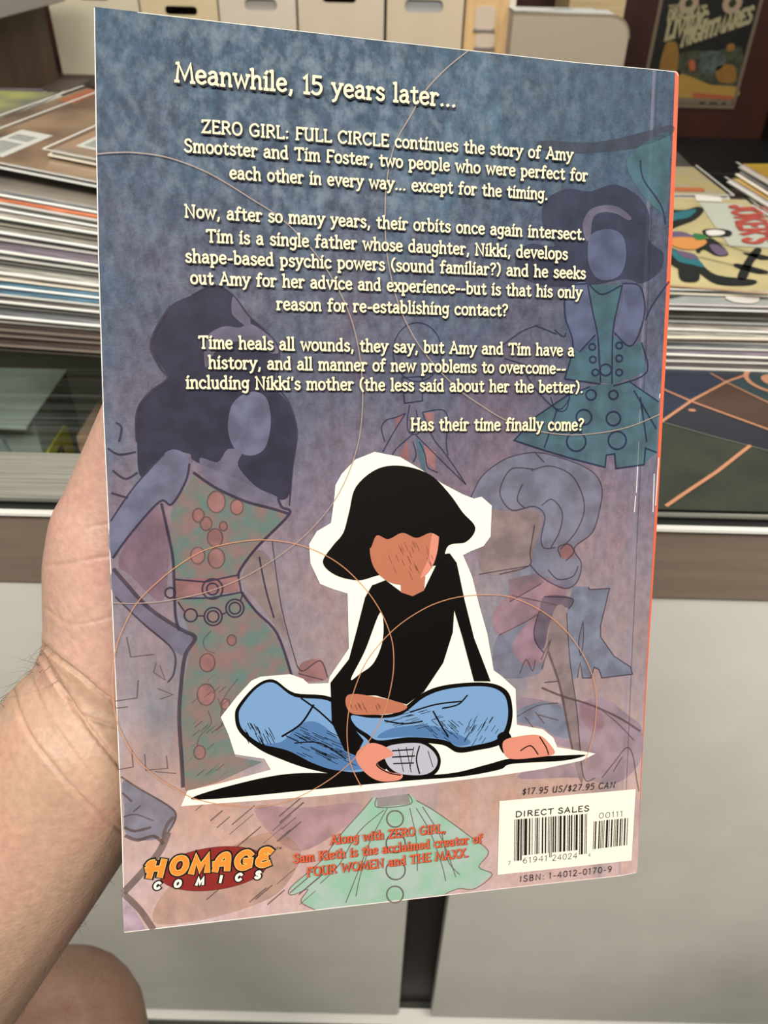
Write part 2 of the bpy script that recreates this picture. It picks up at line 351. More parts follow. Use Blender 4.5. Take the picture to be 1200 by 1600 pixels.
brown = mat('brown_carton', (176, 138, 118), 0.6, noise=0.12, scale=12, stretch=(1, 1, 10))
bd = qb.y - qa.y
b = MB(); b.box(-0.105, 0.11, 0, bd, 0, 0.166, brown); b.build('body', bb, bevel=0.002)
b = MB(); b.box(-0.07, 0.11, bd - 0.022, bd - 0.006, 0.1661, 0.1666, mat('grey_label', (176, 170, 162), 0.6)); b.build('label_strip', bb)

# ------------------------------------------------------------------ patterned mat on the counter, right
mz = 0.9025
def mp(px, py): 
    p = on_z(px, py, mz); return (p.x, p.y)
mt0 = empty('playmat', (0.30, 0.404, 0.9003), 'dark patterned mat with orange lines under the right-hand comics', 'mat')
navy = mat('mat_navy', (40, 48, 66), 0.35); green = mat('mat_green', (56, 60, 52), 0.35, noise=0.06, scale=30)
brn = mat('mat_brown', (74, 55, 46), 0.35); slate = mat('mat_slate', (44, 46, 54), 0.35); orange = mat('mat_orange', (186, 132, 100), 0.4)
teal = mat('mat_teal', (40, 62, 66), 0.35)
pl = lambda h: (lambda x, y: (x - 0.30, y - 0.404, h))
b = MB(); b.box(-0.20, 0.85, 0, 0.36, 0, 0.0022, black, top=green); b.build('base', mt0)
b = MB()
P = lambda *q: [mp(*a) for a in q]
b.holed([P((1000, 650), (1034, 660), (1110, 682), (1210, 708), (1290, 725), (1330, 540), (1000, 540))], slate, pl(0.00235))
b.holed([P((1000, 592), (1036, 609), (1078, 626), (1036, 658), (1000, 682))], navy, pl(0.00245))
b.holed([P((1000, 560), (1110, 575), (1136, 598), (1078, 626), (1000, 592))], navy, pl(0.0025))
b.holed([P((1136, 598), (1078, 626), (1200, 671), (1320, 715), (1330, 660), (1200, 628))], brn, pl(0.0025))
b.holed([P((1136, 598), (1165, 588), (1320, 560), (1330, 660), (1200, 628))], teal, pl(0.0025))
for q, w in (((1000, 594), (1036, 609)), 1), (((1036, 609), (1082, 629), (1200, 672), (1330, 718)), 1), (((1000, 684), (1036, 658), (1082, 626), (1136, 597), (1168, 586)), 1.1), (((1110, 584), (1136, 599), (1200, 630), (1300, 680)), .7), (((1040, 792), (1075, 768), (1120, 738), (1172, 697)), 1.2):
    b.ribbon([mp(*a) for a in q], 0.0022 * w, orange, pl(0.0029))
b.ribbon([mp(*a) for a in ((1036, 661), (1110, 682), (1210, 708))], 0.001, mat('mat_pale', (110, 112, 96), 0.4), pl(0.0029))
cx, cy = mp(1208, 595)
b.ribbon(ell(cx, cy, 0.022), 0.004, orange, pl(0.0029), True); b.holed([ell(cx, cy, 0.010)], orange, pl(0.0029))
cx, cy = mp(1081, 642); b.holed([ell(cx, cy, 0.003, 0.002)], orange, pl(0.0029))
b.build('printed_pattern', mt0)

# ------------------------------------------------------------------ bagged comic books
board = mat('backing_board', (240, 238, 230), 0.5)
boards = [board, mat('board_cream', (232, 224, 206), 0.5), mat('board_grey', (206, 204, 196), 0.5), mat('board_white', (248, 248, 244), 0.45)]
clear = film('comic_sleeve', (0.97, 0.97, 0.96), 0.03, 0.12)
rim = mat('sleeve_rim_glint', (228, 226, 218), 0.18, spec=0.8, coat=0.6)  # pale colour paints the specular streaks along the sleeve edges
def covermat(c, c2, scale=14): return mat('cover_%d_%d_%d' % c, c, 0.4, k=0.75, c2=c2, scale=scale, coat=0.3)
CW, CD = 0.172, 0.262
def comic(x, y, z, yaw, th, label, cover, edge, brd, group, tilt=(0, 0), sleeve=False, depth=CD):
    """(x, y) is the middle of the front edge, z the underside"""
    M = Matrix.Translation((x, y, z)) @ Matrix.Rotation(math.radians(yaw), 4, 'Z') @ Matrix.Rotation(math.radians(tilt[0]), 4, 'Y') @ Matrix.Rotation(math.radians(tilt[1]), 4, 'X')
    e = empty('comic_book', None, label, 'comic book', group, M)
    b = MB(); b.box(-CW / 2, CW / 2, 0, depth, 0.0002, th * 0.36, brd); b.build('backing_board', e, bevel=0.0006)
    b = MB(); b.box(-CW / 2 + .003, CW / 2 - .003, 0.0015, depth - .003, th * 0.37, th * 0.93, edge, top=cover); b.build('issue', e, bevel=0.0005)
    if sleeve:
        b = MB(); b.poly([(-CW / 2 - .002, -.002, th * .96), (CW / 2 + .002, -.002, th * .96), (CW / 2 + .002, depth + .003, th * .96), (-CW / 2 - .002, depth + .003, th * .96)], clear)
        for q in (((-CW / 2 - .002, -.002), (CW / 2 + .002, -.002)), ((-CW / 2 - .002, -.002), (-CW / 2 - .002, depth + .003)), ((CW / 2 + .002, -.002), (CW / 2 + .002, depth + .003))):
            b.ribbon(q, 0.0022, rim, lambda u, v: (u, v, th * 0.985))
        b.build('plastic_sleeve', e)
    return e
ORD = ['topmost', 'second', 'third', 'fourth', 'fifth', 'sixth', 'seventh', 'eighth', 'ninth', 'tenth', 'eleventh', 'twelfth', 'thirteenth', 'fourteenth', 'fifteenth', 'sixteenth', 'seventeenth', 'eighteenth', 'nineteenth', 'twentieth', 'twenty-first', 'twenty-second', 'twenty-third', 'twenty-fourth', 'twenty-fifth', 'twenty-sixth', 'twenty-seventh', 'twenty-eighth']
pal = [(150, 146, 136), (120, 122, 124), (168, 160, 150), (104, 100, 98), (182, 150, 140), (140, 150, 150), (128, 118, 128), (170, 168, 158)]
def edgemat(c): return mat('pages_%d_%d_%d' % c, c, 0.6, noise=0.25, scale=25, stretch=(1, 1, 25))

# right-hand stack, front edge facing us
rx, ry = 0.289, 0.603
zs = 0.9026; n = 12; th = 0.0058
rows = []
for i in range(n):
    k = n - i                       # counted from the top
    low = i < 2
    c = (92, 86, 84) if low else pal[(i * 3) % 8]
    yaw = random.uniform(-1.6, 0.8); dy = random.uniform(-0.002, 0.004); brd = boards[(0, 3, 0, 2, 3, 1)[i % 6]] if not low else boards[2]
    t = th * random.uniform(0.88, 1.12)
    if k == 2: dy = -0.014
    lab = 'bagged comic in the right-hand stack on the dark mat, %s from the top' % ORD[k - 1]
    cov = covermat((186, 190, 184), (150, 160, 170)) if k == 2 else covermat(c, tuple(max(0, v - 40) for v in c))
    if k == 1: lab = 'yellow comic with red cover letters on top of the right-hand stack'; cov = mat('cover_yellow', (226, 212, 160), 0.4, k=0.7, noise=0.04, scale=20, coat=0.3); yaw = -1.2; dy = 0.001
    e = comic(rx + random.uniform(-.003, .003), ry + dy, zs, yaw, t, lab, cov, edgemat(c), brd, 'comics in the right-hand stack', sleeve=(k <= 2))
    zs += t + 0.0003
    if k == 1: top_r = e
    if k == 2: sec_r = e
ztop = zs - 0.0002
def art_on(e, z):
    Mi = e.matrix_world.inverted()
    def pt(px, py): 
        p = Mi @ on_z(px, py, z); return (p.x, p.y)
    return pt
pt = art_on(top_r, ztop)
h = top_r.children[0]
loc_h = (Matrix(top_r.matrix_world).inverted() @ Vector((rx, ry, ztop))).z
b = MB()
def apoly(q, m, lay=0, smooth=True):
    pts = [pt(*a) for a in q]
    b.holed([catmull(pts, 4, True) if smooth else pts], m, lambda x, y: (x, y, loc_h + 0.0001 + lay * 0.0002))
c_teal = mat('print_teal', (52, 120, 130), 0.4, k=0.68); c_ink = mat('print_ink', (40, 44, 42), 0.4, k=0.68); c_red = mat('print_red', (186, 84, 72), 0.4, k=0.68)
c_pur = mat('print_purple', (112, 98, 122), 0.4, k=0.68); c_org = mat('print_orange', (222, 152, 84), 0.4, k=0.68); c_pale = mat('print_pale', (196, 200, 186), 0.4, k=0.68)
c_grn = mat('print_green', (60, 128, 76), 0.4, k=0.68); c_tan = mat('print_tan', (196, 164, 128), 0.4, k=0.68); c_wht = mat('print_white', (236, 232, 224), 0.4, k=0.68)
apoly([(1092, 316), (1152, 318), (1210, 350), (1240, 390), (1140, 384), (1120, 358)], c_pale, 0, False)
apoly([(1086, 305), (1126, 308), (1128, 316), (1088, 314)], c_wht, 1, False)
apoly([(1040, 330), (1070, 328), (1090, 323), (1100, 328), (1088, 342), (1064, 352), (1040, 358)], c_ink, 0)
apoly([(1040, 336), (1068, 330), (1088, 328), (1076, 340), (1056, 344), (1040, 350)], c_teal, 1)
apoly([(1040, 364), (1064, 362), (1082, 368), (1100, 372), (1098, 384), (1060, 378), (1040, 376)], c_pur, 1)
apoly([(1040, 376), (1062, 371), (1096, 374), (1104, 380), (1086, 390), (1060, 388)], c_org, 2)
apoly([(1083, 366), (1100, 368), (1104, 374), (1088, 376)], c_grn, 3)
apoly([(1088, 388), (1108, 372), (1128, 384), (1138, 398), (1120, 400), (1100, 390), (1092, 396)], c_ink, 1)
apoly([(1108, 384), (1122, 384), (1138, 396), (1122, 400)], c_pur, 2)
apoly([(1098, 360), (1122, 358), (1142, 362), (1140, 370), (1120, 370), (1104, 370)], c_ink, 2)
apoly([(1103, 362), (1118, 360), (1132, 363), (1128, 368), (1108, 369)], c_wht, 3)
apoly([(1040, 386), (1062, 392), (1086, 398), (1096, 412), (1120, 430), (1180, 438), (1170, 446), (1120, 444), (1090, 426), (1060, 420), (1040, 404)], c_ink, 1)
apoly([(1044, 388), (1064, 396), (1088, 404), (1100, 418), (1080, 414), (1058, 408)], c_teal, 2)
apoly([(1056, 392), (1084, 398), (1090, 406), (1070, 404)], c_pur, 3)
apoly([(1062, 416), (1090, 424), (1090, 440), (1064, 438)], c_ink, 2)
apoly([(1180, 388), (1190, 392), (1176, 412), (1166, 436), (1152, 434), (1164, 408)], c_ink, 1)
for q in (((1118, 378), (1160, 392), (1240, 412)), ((1092, 402), (1150, 416), (1240, 440))): b.ribbon([pt(*a) for a in q], 0.0012, c_ink, lambda x, y: (x, y, loc_h + 0.0007))
apoly([(1152, 412), (1200, 424), (1186, 428), (1150, 418)], c_ink, 1); apoly([(1160, 395), (1206, 402), (1190, 406)], c_ink, 1)
# lettering runs down the pale band
pa, pb = pt(1142, 322), pt(1166, 382)
write(b, "JOKER'S", pa, pb, 0.030, c_red, lambda x, y: (x, y, loc_h + 0.0009), weight=1.5, serif=False, up=(0.98, 0.18))
b.ribbon([pt(1042, 447), pt(1120, 453), pt(1240, 463)], 0.004, c_tan, lambda x, y: (x, y, loc_h + 0.0008))
b.build('cover_print', top_r)
pt = art_on(sec_r, ztop - 0.006); loc_h = (sec_r.matrix_world.inverted() @ Vector((rx, ry, ztop - 0.0058))).z
b = MB()
apoly([(1036, 452), (1070, 452), (1078, 458), (1066, 462), (1036, 466)], c_ink, 0); apoly([(1036, 450), (1066, 452), (1072, 457), (1036, 458)], mat('print_blue', (84, 116, 160), 0.4), 1)
b.build('cover_print', sec_r); b = MB()
apoly([(1134, 464), (1166, 458), (1186, 466), (1178, 474), (1146, 472)], c_wht, 0)
b.build('cover_print', sec_r)

# stack behind, whose top cover shows past the first
zs = 0.9026
for i in range(12):
    k = 12 - i; c = pal[(i * 5 + 1) % 8]
    lab = 'pale comic with orange lettering lying behind the yellow comic' if k == 1 else 'bagged comic in the back right stack, %s from the top' % ORD[k - 1]
    cov = mat('cover_straw', (206, 190, 130), 0.4, k=0.75, c2=(196, 186, 160), scale=25, coat=0.3) if k == 1 else covermat(c, tuple(max(0, v - 40) for v in c))
    e = comic(0.283, 0.874, zs, -2 if k > 1 else 1.5, 0.0057, lab, cov, edgemat(c), boards[i % 4], 'comics in the back right stack', depth=0.12 if k == 1 else CD, sleeve=(k == 1)); zs += 0.006
b = MB(); loc_h = 0.0057
b.holed([[(-0.07, 0.012), (0.06, 0.010), (0.064, 0.024), (-0.066, 0.03)]], mat('print_rust', (192, 110, 70), 0.4, k=0.68), lambda x, y: (x, y, loc_h))
b.holed([catmull([(-0.085, 0.06), (-0.03, 0.05), (0.02, 0.07), (-0.02, 0.09), (-0.08, 0.10)], 4, True)], c_org, lambda x, y: (x, y, loc_h))
b.build('cover_print', e)

# far right stack with yellow covers
zs = 0.9026; yel = mat('cover_bright_yellow', (226, 204, 80), 0.35, k=0.7, c2=(208, 160, 70), scale=12, coat=0.3)
for i in range(15):
    k = 15 - i; c = pal[(i * 3 + 2) % 8]
    x, y, yw = 0.49, 0.64, -3
    lab = 'bagged comic in the far right stack, %s from the top' % ORD[k - 1]; cov = covermat(c, tuple(max(0, v - 40) for v in c))
    if k == 1: x, y, yw, cov, lab = 0.504, 0.681, 6, yel, 'bright yellow comic on top at the far right edge'
    if k == 2: x, y, yw, lab = 0.4955, 0.672, 5, 'comic with grey cover just under the topmost far right comic'
    if k == 3: x, y, yw, cov, lab = 0.494, 0.668, 7, yel, 'yellow comic with a blue band, third down at the far right'
    if k == 4: x, y, yw, cov, lab = 0.496, 0.585, 7, covermat((190, 80, 66), (214, 170, 160)), 'comic with a red cover below the blue-banded one at far right'
    e = comic(x, y, zs, yw, 0.0058, lab, cov, edgemat(c), boards[i % 4], 'comics in the far right stack', sleeve=(k in (1, 3, 4))); zs += 0.0061
    if k == 3:
        b = MB(); b.holed([[(-0.078, 0.12), (0.08, 0.10), (0.08, 0.165), (-0.078, 0.19)]], mat('print_sky', (44, 130, 170), 0.4, k=0.68), lambda x, y: (x, y, 0.0057)); b.build('cover_print', e)

# left-hand stack
lx, ly = -0.272, 0.602; zs = 0.9003; n = 25
for i in range(n):
    k = n - i; f = i / (n - 1)
    t = 0.0060 * random.uniform(0.8, 1.2)
    low = i < 4  # lowest brown comics get darker colours, shade at the stack foot painted in
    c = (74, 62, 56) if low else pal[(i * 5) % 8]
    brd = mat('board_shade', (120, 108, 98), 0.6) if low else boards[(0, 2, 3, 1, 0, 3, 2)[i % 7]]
    x = lx + random.uniform(-.006, .006); y = ly + random.uniform(-.004, .004)
    yaw = -2.0 - 7.5 * f + random.uniform(-0.5, 0.5); tl = (1.5 + 5.0 * f, 0)
    if 8 <= i <= 9: c = (86, 120, 140)
    if k == 5: c = (206, 120, 84)
    lab = 'bagged comic in the left-hand stack, %s from the top' % ORD[k - 1]
    cov = covermat((150, 140, 128), (120, 112, 104)) if k < 7 else covermat(c, tuple(max(0, v - 50) for v in c)); sl = False
    if k == 3: x, y, yaw, cov, lab, sl = lx - 0.02, ly + 0.05, -9.6, mat('cover_brown', (120, 104, 90), 0.4, k=0.7, c2=(176, 156, 128), scale=12, coat=0.3), 'brown comic with an orange corner, third down on the left stack', True
    if k == 2: x, y, yaw, cov, lab, sl = lx + 0.012, ly + 0.012, -9.8, mat('cover_tan', (178, 152, 122), 0.4, k=0.7, c2=(122, 98, 82), scale=13, coat=0.3), 'tan comic with a white barcode at its corner on the left stack', True
    if k == 1: x, y, yaw, cov, lab, sl = lx + 0.085, ly + 0.028, -10, mat('cover_taupe', (150, 140, 130), 0.4, k=0.7, c2=(190, 160, 130), scale=12, coat=0.3), 'comic topping the left stack and tucked behind the held book', True
    e = comic(x, y, zs - ((x - lx) * math.cos(math.radians(yaw)) + (y - ly) * math.sin(math.radians(yaw))) * math.tan(math.radians(tl[0])), yaw, t, lab, cov, edgemat(c), brd, 'comics in the left-hand stack', tilt=tl, sleeve=sl)
    if k == 2: l2, t2 = e, t
    if k == 1: l1, t1 = e, t
    if k == 3: l3, t3 = e, t
    zs += t + (0.0004 if k > 4 else 0.0012)
def barcode(mb, x0, y0, x1, y1, mt, place, seed, n=14):
    r = random.Random(seed); x = x0; step = (x1 - x0) / n
    for i in range(n):
        w = step * r.choice((0.3, 0.5, 0.7)); xx = x0 + i * step
        mb.holed([[(xx, y0), (xx + w, y0), (xx + w, y1), (xx, y1)]], mt, place)
ink = mat('barcode_ink', (70, 72, 72), 0.5)
for e, t, u, v in ((l2, t2, -0.073, 0.012), (l1, t1, -0.073, 0.02)):
    b = MB(); z = t * 0.955
    b.holed([[(u, v), (u + 0.028, v), (u + 0.028, v + 0.075), (u, v + 0.075)]], mat('barcode_white', (206, 208, 200), 0.5), lambda x, y: (x, y, z))
    for j in range(12): b.holed([[(u + .004, v + .006 + j * .0028), (u + .022, v + .006 + j * .0028), (u + .022, v + .0072 + j * .0028), (u + .004, v + .0072 + j * .0028)]], ink, lambda x, y: (x, y, z + 0.0001))
    for j in range(6): b.holed([[(u + .004, v + .046 + j * .0028), (u + .022, v + .046 + j * .0028), (u + .022, v + .0472 + j * .0028), (u + .004, v + .0472 + j * .0028)]], ink, lambda x, y: (x, y, z + 0.0001))
    b.build('barcode', e)
b = MB(); b.holed([[(-0.078, 0.19), (-0.02, 0.19), (-0.02, 0.255), (-0.078, 0.255)]], mat('print_salmon', (206, 130, 96), 0.4, k=0.68), lambda x, y: (x, y, t3 * 0.96)); b.build('cover_print', l3)

# next stack to the left, mostly out of frame
zs = 0.9003
for i in range(25):
    k = 25 - i; c = pal[(i * 3 + 1) % 8]
    lab = 'comic with a pale green cover on the stack at the far left edge' if k == 1 else 'bagged comic in the far left stack, %s from the top' % ORD[k - 1]
    cov = mat('cover_lime', (190, 194, 120), 0.4, c2=(130, 136, 120), scale=16, coat=0.3) if k == 1 else covermat(c, tuple(max(0, v - 40) for v in c))
    comic(-0.462 if k > 1 else -0.452, 0.70 if k > 1 else 0.655, zs, 3 if k > 1 else -3, 0.0058, lab, cov, edgemat(c), boards[i % 4], 'comics in the far left stack', sleeve=(k == 1)); zs += 0.0061

# ------------------------------------------------------------------ back table with storage boxes
tz = 0.885
tb = empty('back_table', (-0.1, 2.2, 0), 'long dark table behind the counter carrying the storage boxes', 'table')
wood = mat('dark_wood', (52, 36, 28), 0.5, noise=0.15, scale=6, stretch=(0.3, 4, 4))
b = MB(); b.box(-0.85, 0.62, -0.245, 0.28, tz - 0.03, tz, wood); b.build('tabletop', tb, bevel=0.003)
for sx in (-0.82, 0.55):
    for sy in (-0.22, 0.2): b = MB(); b.box(sx, sx + 0.04, sy, sy + 0.05, 0, tz - 0.03, wood); b.build('leg', tb)
BY = 2.1
def pxz(px, py, y=BY): p = on_y(px, py, y); return p.x, p.z
def box_thing(pxl, pxr, hx0, hx1, hy0, hy1, c, label, slot, group):
    x0 = pxz(pxl, 60)[0]; x1 = pxz(pxr, 60)[0]; xc = (x0 + x1) / 2
    e = empty('storage_box', (xc, BY, tz), label, 'box', group)
    m = mat('card_%d_%d_%d' % c, c, 0.6, noise=0.02, scale=8, k=0.8)
    H = 0.27; w = (x1 - x0) / 2 - 0.0012
    sx0, sz1 = pxz(hx0, hy0); sx1, sz0 = pxz(hx1, hy1)
    sx0 -= xc; sx1 -= xc; sz0 -= tz; sz1 -= tz
    hole = rrect(sx0, sx1, sz0, sz1, min(0.011, (sz1 - sz0) * 0.45))
    b = MB(); b.holed([[(-w, 0), (w, 0), (w, H), (-w, H)], hole], m, lambda x, z: (x, 0, z)); b.holed([[(-w, 0), (w, 0), (w, H), (-w, H)], hole], m, lambda x, z: (x, 0.003, z))
    for j in range(len(hole)):
        p, q = hole[j], hole[(j + 1) % len(hole)]; b.poly([(p[0], 0, p[1]), (q[0], 0, q[1]), (q[0], 0.003, q[1]), (p[0], 0.003, p[1])], m)
    b.box(-w, -w + 0.003, 0.003, 0.36, 0, H, m); b.box(w - 0.003, w, 0.003, 0.36, 0, H, m); b.box(-w, w, 0.357, 0.36, 0, H, m); b.box(-w, w, 0.003, 0.357, 0, 0.003, m)
    b.build('body', e)
    b = MB(); b.box(-w - 0.001, w + 0.001, -0.0015, 0.362, H - 0.04, H + 0.003, m); b.build('lid', e, bevel=0.001)
    if slot: 
        b = MB(); b.box(-w + 0.006, w - 0.006, 0.008, 0.33, 0.004, H - 0.05, slot); b.build('contents', e)['label'] = 'pale papers showing through the hand hole'
    return e
grp = 'cardboard storage boxes in a row'
pale = mat('paper_grey', (176, 170, 160), 0.7); pale2 = mat('paper_blue_grey', (170, 172, 172), 0.7)
box_thing(86, 225, 118, 172, -22, 1, (222, 212, 186), 'cream cardboard storage box at the left end of the row', None, grp)
box_thing(226, 345, 257, 309, 9, 24, (226, 206, 166), 'yellowish cardboard storage box, second from the left, dark hand hole', None, grp)
box_thing(346, 465, 382, 433, -2, 17, (226, 212, 192), 'beige storage box whose hand hole shows pale papers, third from left', pale, grp)
box_thing(467, 600, 503, 557, -14, 5, (226, 209, 184), 'beige storage box with a black hand hole, fourth from left', None, grp)
box_thing(603, 722, 633, 692, -1, 20, (226, 208, 180), 'beige storage box with a greyish hand hole, rightmost of the row', pale2, grp)
# upright wooden file holder with two white tabs
x0, x1 = pxz(724, 60)[0], pxz(800, 60)[0]
fh = empty('file_holder', ((x0 + x1) / 2, BY - 0.01, tz), 'tan upright file holder with two pale label tabs, right of the boxes', 'file holder')
tanw = mat('tan_wood', (220, 184, 132), 0.5, noise=0.05, scale=10, stretch=(6, 6, 0.6)); w = (x1 - x0) / 2
b = MB(); b.box(-w, w, 0, 0.3, 0, 0.25, tanw); b.build('body', fh, bevel=0.002)
for (ya, yb) in ((8, 46), (50, 74)):
    ax, az = pxz(743, ya); cx, cz = pxz(771, yb); ax -= fh.location.x; cx -= fh.location.x
    b = MB(); b.prism(rrect(ax, cx, cz - tz, az - tz, 0.01), mat('pale_tab', (214, 196, 176), 0.6), lambda x, y, h: (x, h, y), -0.003, 0.0005); t_ = b.build('label_tab', fh)
    b = MB(); b.box(ax - 0.002, cx + 0.002, -0.005, 0, cz - tz - 0.004, cz - tz + 0.001, mat('grey_lip', (140, 132, 130), 0.4)); b.build('tab_lip', t_)
b = MB(); b.box(w - 0.016, w - 0.001, -0.004, 0.001, 0.0, 0.24, mat('pale_strip', (216, 204, 186), 0.5)); b.build('side_strip', fh)
for zz in (44, 78):
    ax, az = pxz(795, zz); b = MB(); b.prism(ell(w - 0.008, az - tz, 0.005), mat('dark_stud', (90, 80, 60), 0.4), lambda x, y, h: (x, h, y), -0.006, -0.004); b.build('stud', fh)
# rounded beige bin with papers on top
GY = 2.0
gx0, gz = on_y(803, 20, GY).x, on_y(803, 20, GY).z; gx1 = on_y(980, 70, GY).x
gb = empty('storage_bin', ((gx0 + gx1) / 2, GY, tz), 'beige bin with a rounded top corner under white papers', 'bin')
w = (gx1 - gx0) / 2; H = gz - tz
prof = [(-w, 0), (w, 0)] + [(w - 0.045 + 0.045 * math.cos(a), H - 0.045 + 0.045 * math.sin(a)) for a in (math.radians(90 * k / 8) for k in range(9))] + [(-w, H)]
b = MB(); b.prism(prof, mat('beige_bin', (196, 180, 158), 0.55, k=0.75), lambda x, y, h: (x, h, y), 0.0, 0.09); b.build('body', gb, recalc=True)
b = MB(); b.ribbon(prof[2:], 0.004, mat('bin_rim', (150, 136, 112), 0.5), lambda x, y: (x, -0.0012, y)); b.build('rim', gb)
paper = mat('white_paper', (232, 234, 228), 0.6)
for j, (dx, rz, lab) in enumerate(((0.0, 3, 'white paper sheet lying on top of the beige bin'), (0.03, -5, 'lower white paper sheet under the top sheet on the bin'))):
    b = MB(); b.box(-0.10, 0.09, 0, 0.085, 0, 0.0012, paper)
    if j == 0:
        for i in range(3): b.box(-0.02 + i * 0.008, 0.03 + i * 0.006, 0.03 + i * 0.012, 0.034 + i * 0.012, 0.0012, 0.0015, mat('grey_ink', (130, 134, 130), 0.6))
    o = b.build('paper_sheet'); o.location = ((gx0 + gx1) / 2 - 0.03 + dx, GY + 0.002, gz + 0.0035 - j * 0.0018); o.rotation_euler.z = math.radians(rz * 0.3)
    tag(o, lab, 'paper', 'papers on the bin')
# small wooden crate behind the bin
cx0, cx1 = on_y(922, 10, 2.2).x, on_y(977, 10, 2.2).x
cr = empty('wooden_crate', ((cx0 + cx1) / 2, 2.2, tz), 'small pale wooden crate behind the beige bin', 'crate'); w = (cx1 - cx0) / 2
pw = mat('pale_wood', (196, 172, 130), 0.6, noise=0.06, scale=8, stretch=(0.5, 4, 8))
for z0, z1 in ((0, 0.075), (0.078, 0.13), (0.133, 0.22)): b = MB(); b.box(-w - 0.05, w, 0, 0.2, z0, z1, pw); b.build('plank', cr, bevel=0.001)

# ------------------------------------------------------------------ side shelf, far left
sh = empty('side_shelf', (-0.95, 1.2, 0), 'dark brown shelf unit with a light grey top at the far left', 'shelf')
b = MB(); b.box(-0.35, 0.25, 0.05, 0.74, 1.046, 1.10, mat('shelf_grey', (178, 172, 166), 0.5)); b.build('top_board', sh, bevel=0.002)
b = MB(); b.box(-0.35, 0.20, 0.1, 0.74, 0.0, 1.0455, mat('shelf_brown', (92, 72, 58), 0.6, noise=0.1, scale=5, stretch=(3, 3, 0.4))); b.build('body', sh)
b = MB(); b.box(0.20, 0.27, 0.1, 0.74, 0.86, 0.90, mat('shelf_ledge', (96, 86, 78), 0.6)); b.build('ledge', sh)

# ------------------------------------------------------------------ black cabinet and poster on the back wall
cb = empty('low_cabinet', (1.0, 2.3, 0), 'black low cabinet beneath the poster on the dark wall', 'cabinet')
b = MB(); b.box(-0.42, 0.6, -0.2, 0.19, 0, 0.66, mat('cabinet_black', (26, 24, 24), 0.5)); b.build('body', cb, bevel=0.003)
b = MB(); b.box(-0.43, 0.61, -0.21, 0.19, 0.661, 0.70, mat('cabinet_top', (22, 21, 21), 0.55)); b.build('top', cb, bevel=0.003)
PY = 2.496
poster = empty('poster', (0.855, PY, 0.90), 'framed black horror poster with bony cream lettering on the dark red wall', 'poster')
def pp(px, py): p = on_y(px, py, PY); return (p.x - 0.855, p.z - 0.90)
pz = lambda l: (lambda x, y: (x, -0.001 - l * 0.0006, y))
xl, xr = -0.146, 0.131; zb, zt_ = pp(1147, 170)[1], 0.28
b = MB(); b.box(xl, xr, 0.0, 0.003, zb, zt_, mat('poster_paper', (120, 104, 84), 0.5)); b.build('sheet', poster)
fw = 0.009; frm = mat('poster_border', (112, 98, 80), 0.5)
b = MB(); b.holed([[(xl, zb), (xr, zb), (xr, zt_), (xl, zt_)], [(xl + fw, zb + fw), (xr - fw, zb + fw), (xr - fw, zt_ - fw), (xl + fw, zt_ - fw)]], frm, pz(3)); b.build('border', poster)
b = MB()
b.holed([[(xl + fw, zb + 0.06), (xr - fw, zb + 0.06), (xr - fw, zt_ - fw), (xl + fw, zt_ - fw)]], mat('poster_black', (20, 20, 16), 0.5), pz(0))
Q = lambda q, m, l, s=True: b.holed([catmull([pp(*a) for a in q], 4, True) if s else [pp(*a) for a in q]], m, pz(l))
pyel = mat('poster_yellow', (160, 128, 60), 0.5); pgr = mat('poster_moss', (70, 74, 52), 0.5, c2=(50, 52, 40), scale=60); pbl = mat('poster_slate', (86, 96, 96), 0.5, c2=(60, 66, 60), scale=60)
por = mat('poster_orange', (160, 84, 52), 0.5); pcream = mat('poster_cream', (160, 152, 116), 0.5); pgold = mat('poster_gold', (134, 100, 44), 0.5, c2=(130, 92, 40), scale=50)
Q([(1030, 106), (1036, 80), (1042, 66), (1056, 66), (1060, 84), (1058, 108), (1054, 118), (1034, 116)], pgold, 2)
Q([(1056, 90), (1084, 78), (1110, 82), (1140, 74), (1160, 78), (1156, 134), (1120, 132), (1070, 120)], pgr, 1)
Q([(1096, 82), (1120, 80), (1134, 92), (1124, 108), (1100, 116), (1094, 98)], pbl, 2)
Q([(1060, 118), (1080, 120), (1110, 132), (1150, 136), (1146, 152), (1060, 152)], pyel, 2)
Q([(1076, 96), (1084, 94), (1086, 108), (1078, 110)], por, 2); Q([(1120, 105), (1146, 102), (1148, 128), (1122, 126)], pgold, 2); Q([(1136, 70), (1146, 68), (1146, 78), (1136, 80)], pgold, 3)
Q([(1082, 144), (1146, 150), (1146, 156), (1082, 152)], por, 3, False)
Q([(1060, 152), (1146, 156), (1145, 164), (1060, 161)], mat('poster_foot', (112, 98, 80), 0.5), 3, False)
for cx in (1076, 1144):
    x, y = pp(cx, 5); b.holed([ell(x, y, 0.026, 0.024)], mat('poster_pink', (160, 138, 116), 0.5), pz(2)); b.holed([ell(x, y, 0.010)], mat('poster_pupil', (40, 44, 20), 0.5), pz(3))
W_ = lambda t, a, c, cap, wt=1.5: write(b, t, pp(*a), pp(*c), cap, pcream, pz(4), weight=wt, serif=True, up=(0, 1))
W_('THE', (1043, 17), (1060, 15), 0.012); W_("DRACULA'S", (1042, 32), (1101, 24), 0.023); W_('LIVING', (1038, 62), (1102, 42), 0.038, 1.6); W_('NIGHTMARES', (1063, 72), (1172, 34), 0.036, 1.6)
b.ribbon([pp(1092, 160), pp(1101, 160.5)], 0.004, c_ink, pz(5)); b.ribbon([pp(1108, 160.5), pp(1120, 161)], 0.004, c_ink, pz(5)); b.ribbon([pp(1127, 161), pp(1134, 161)], 0.004, c_ink, pz(5))
b.build('printed_art', poster)

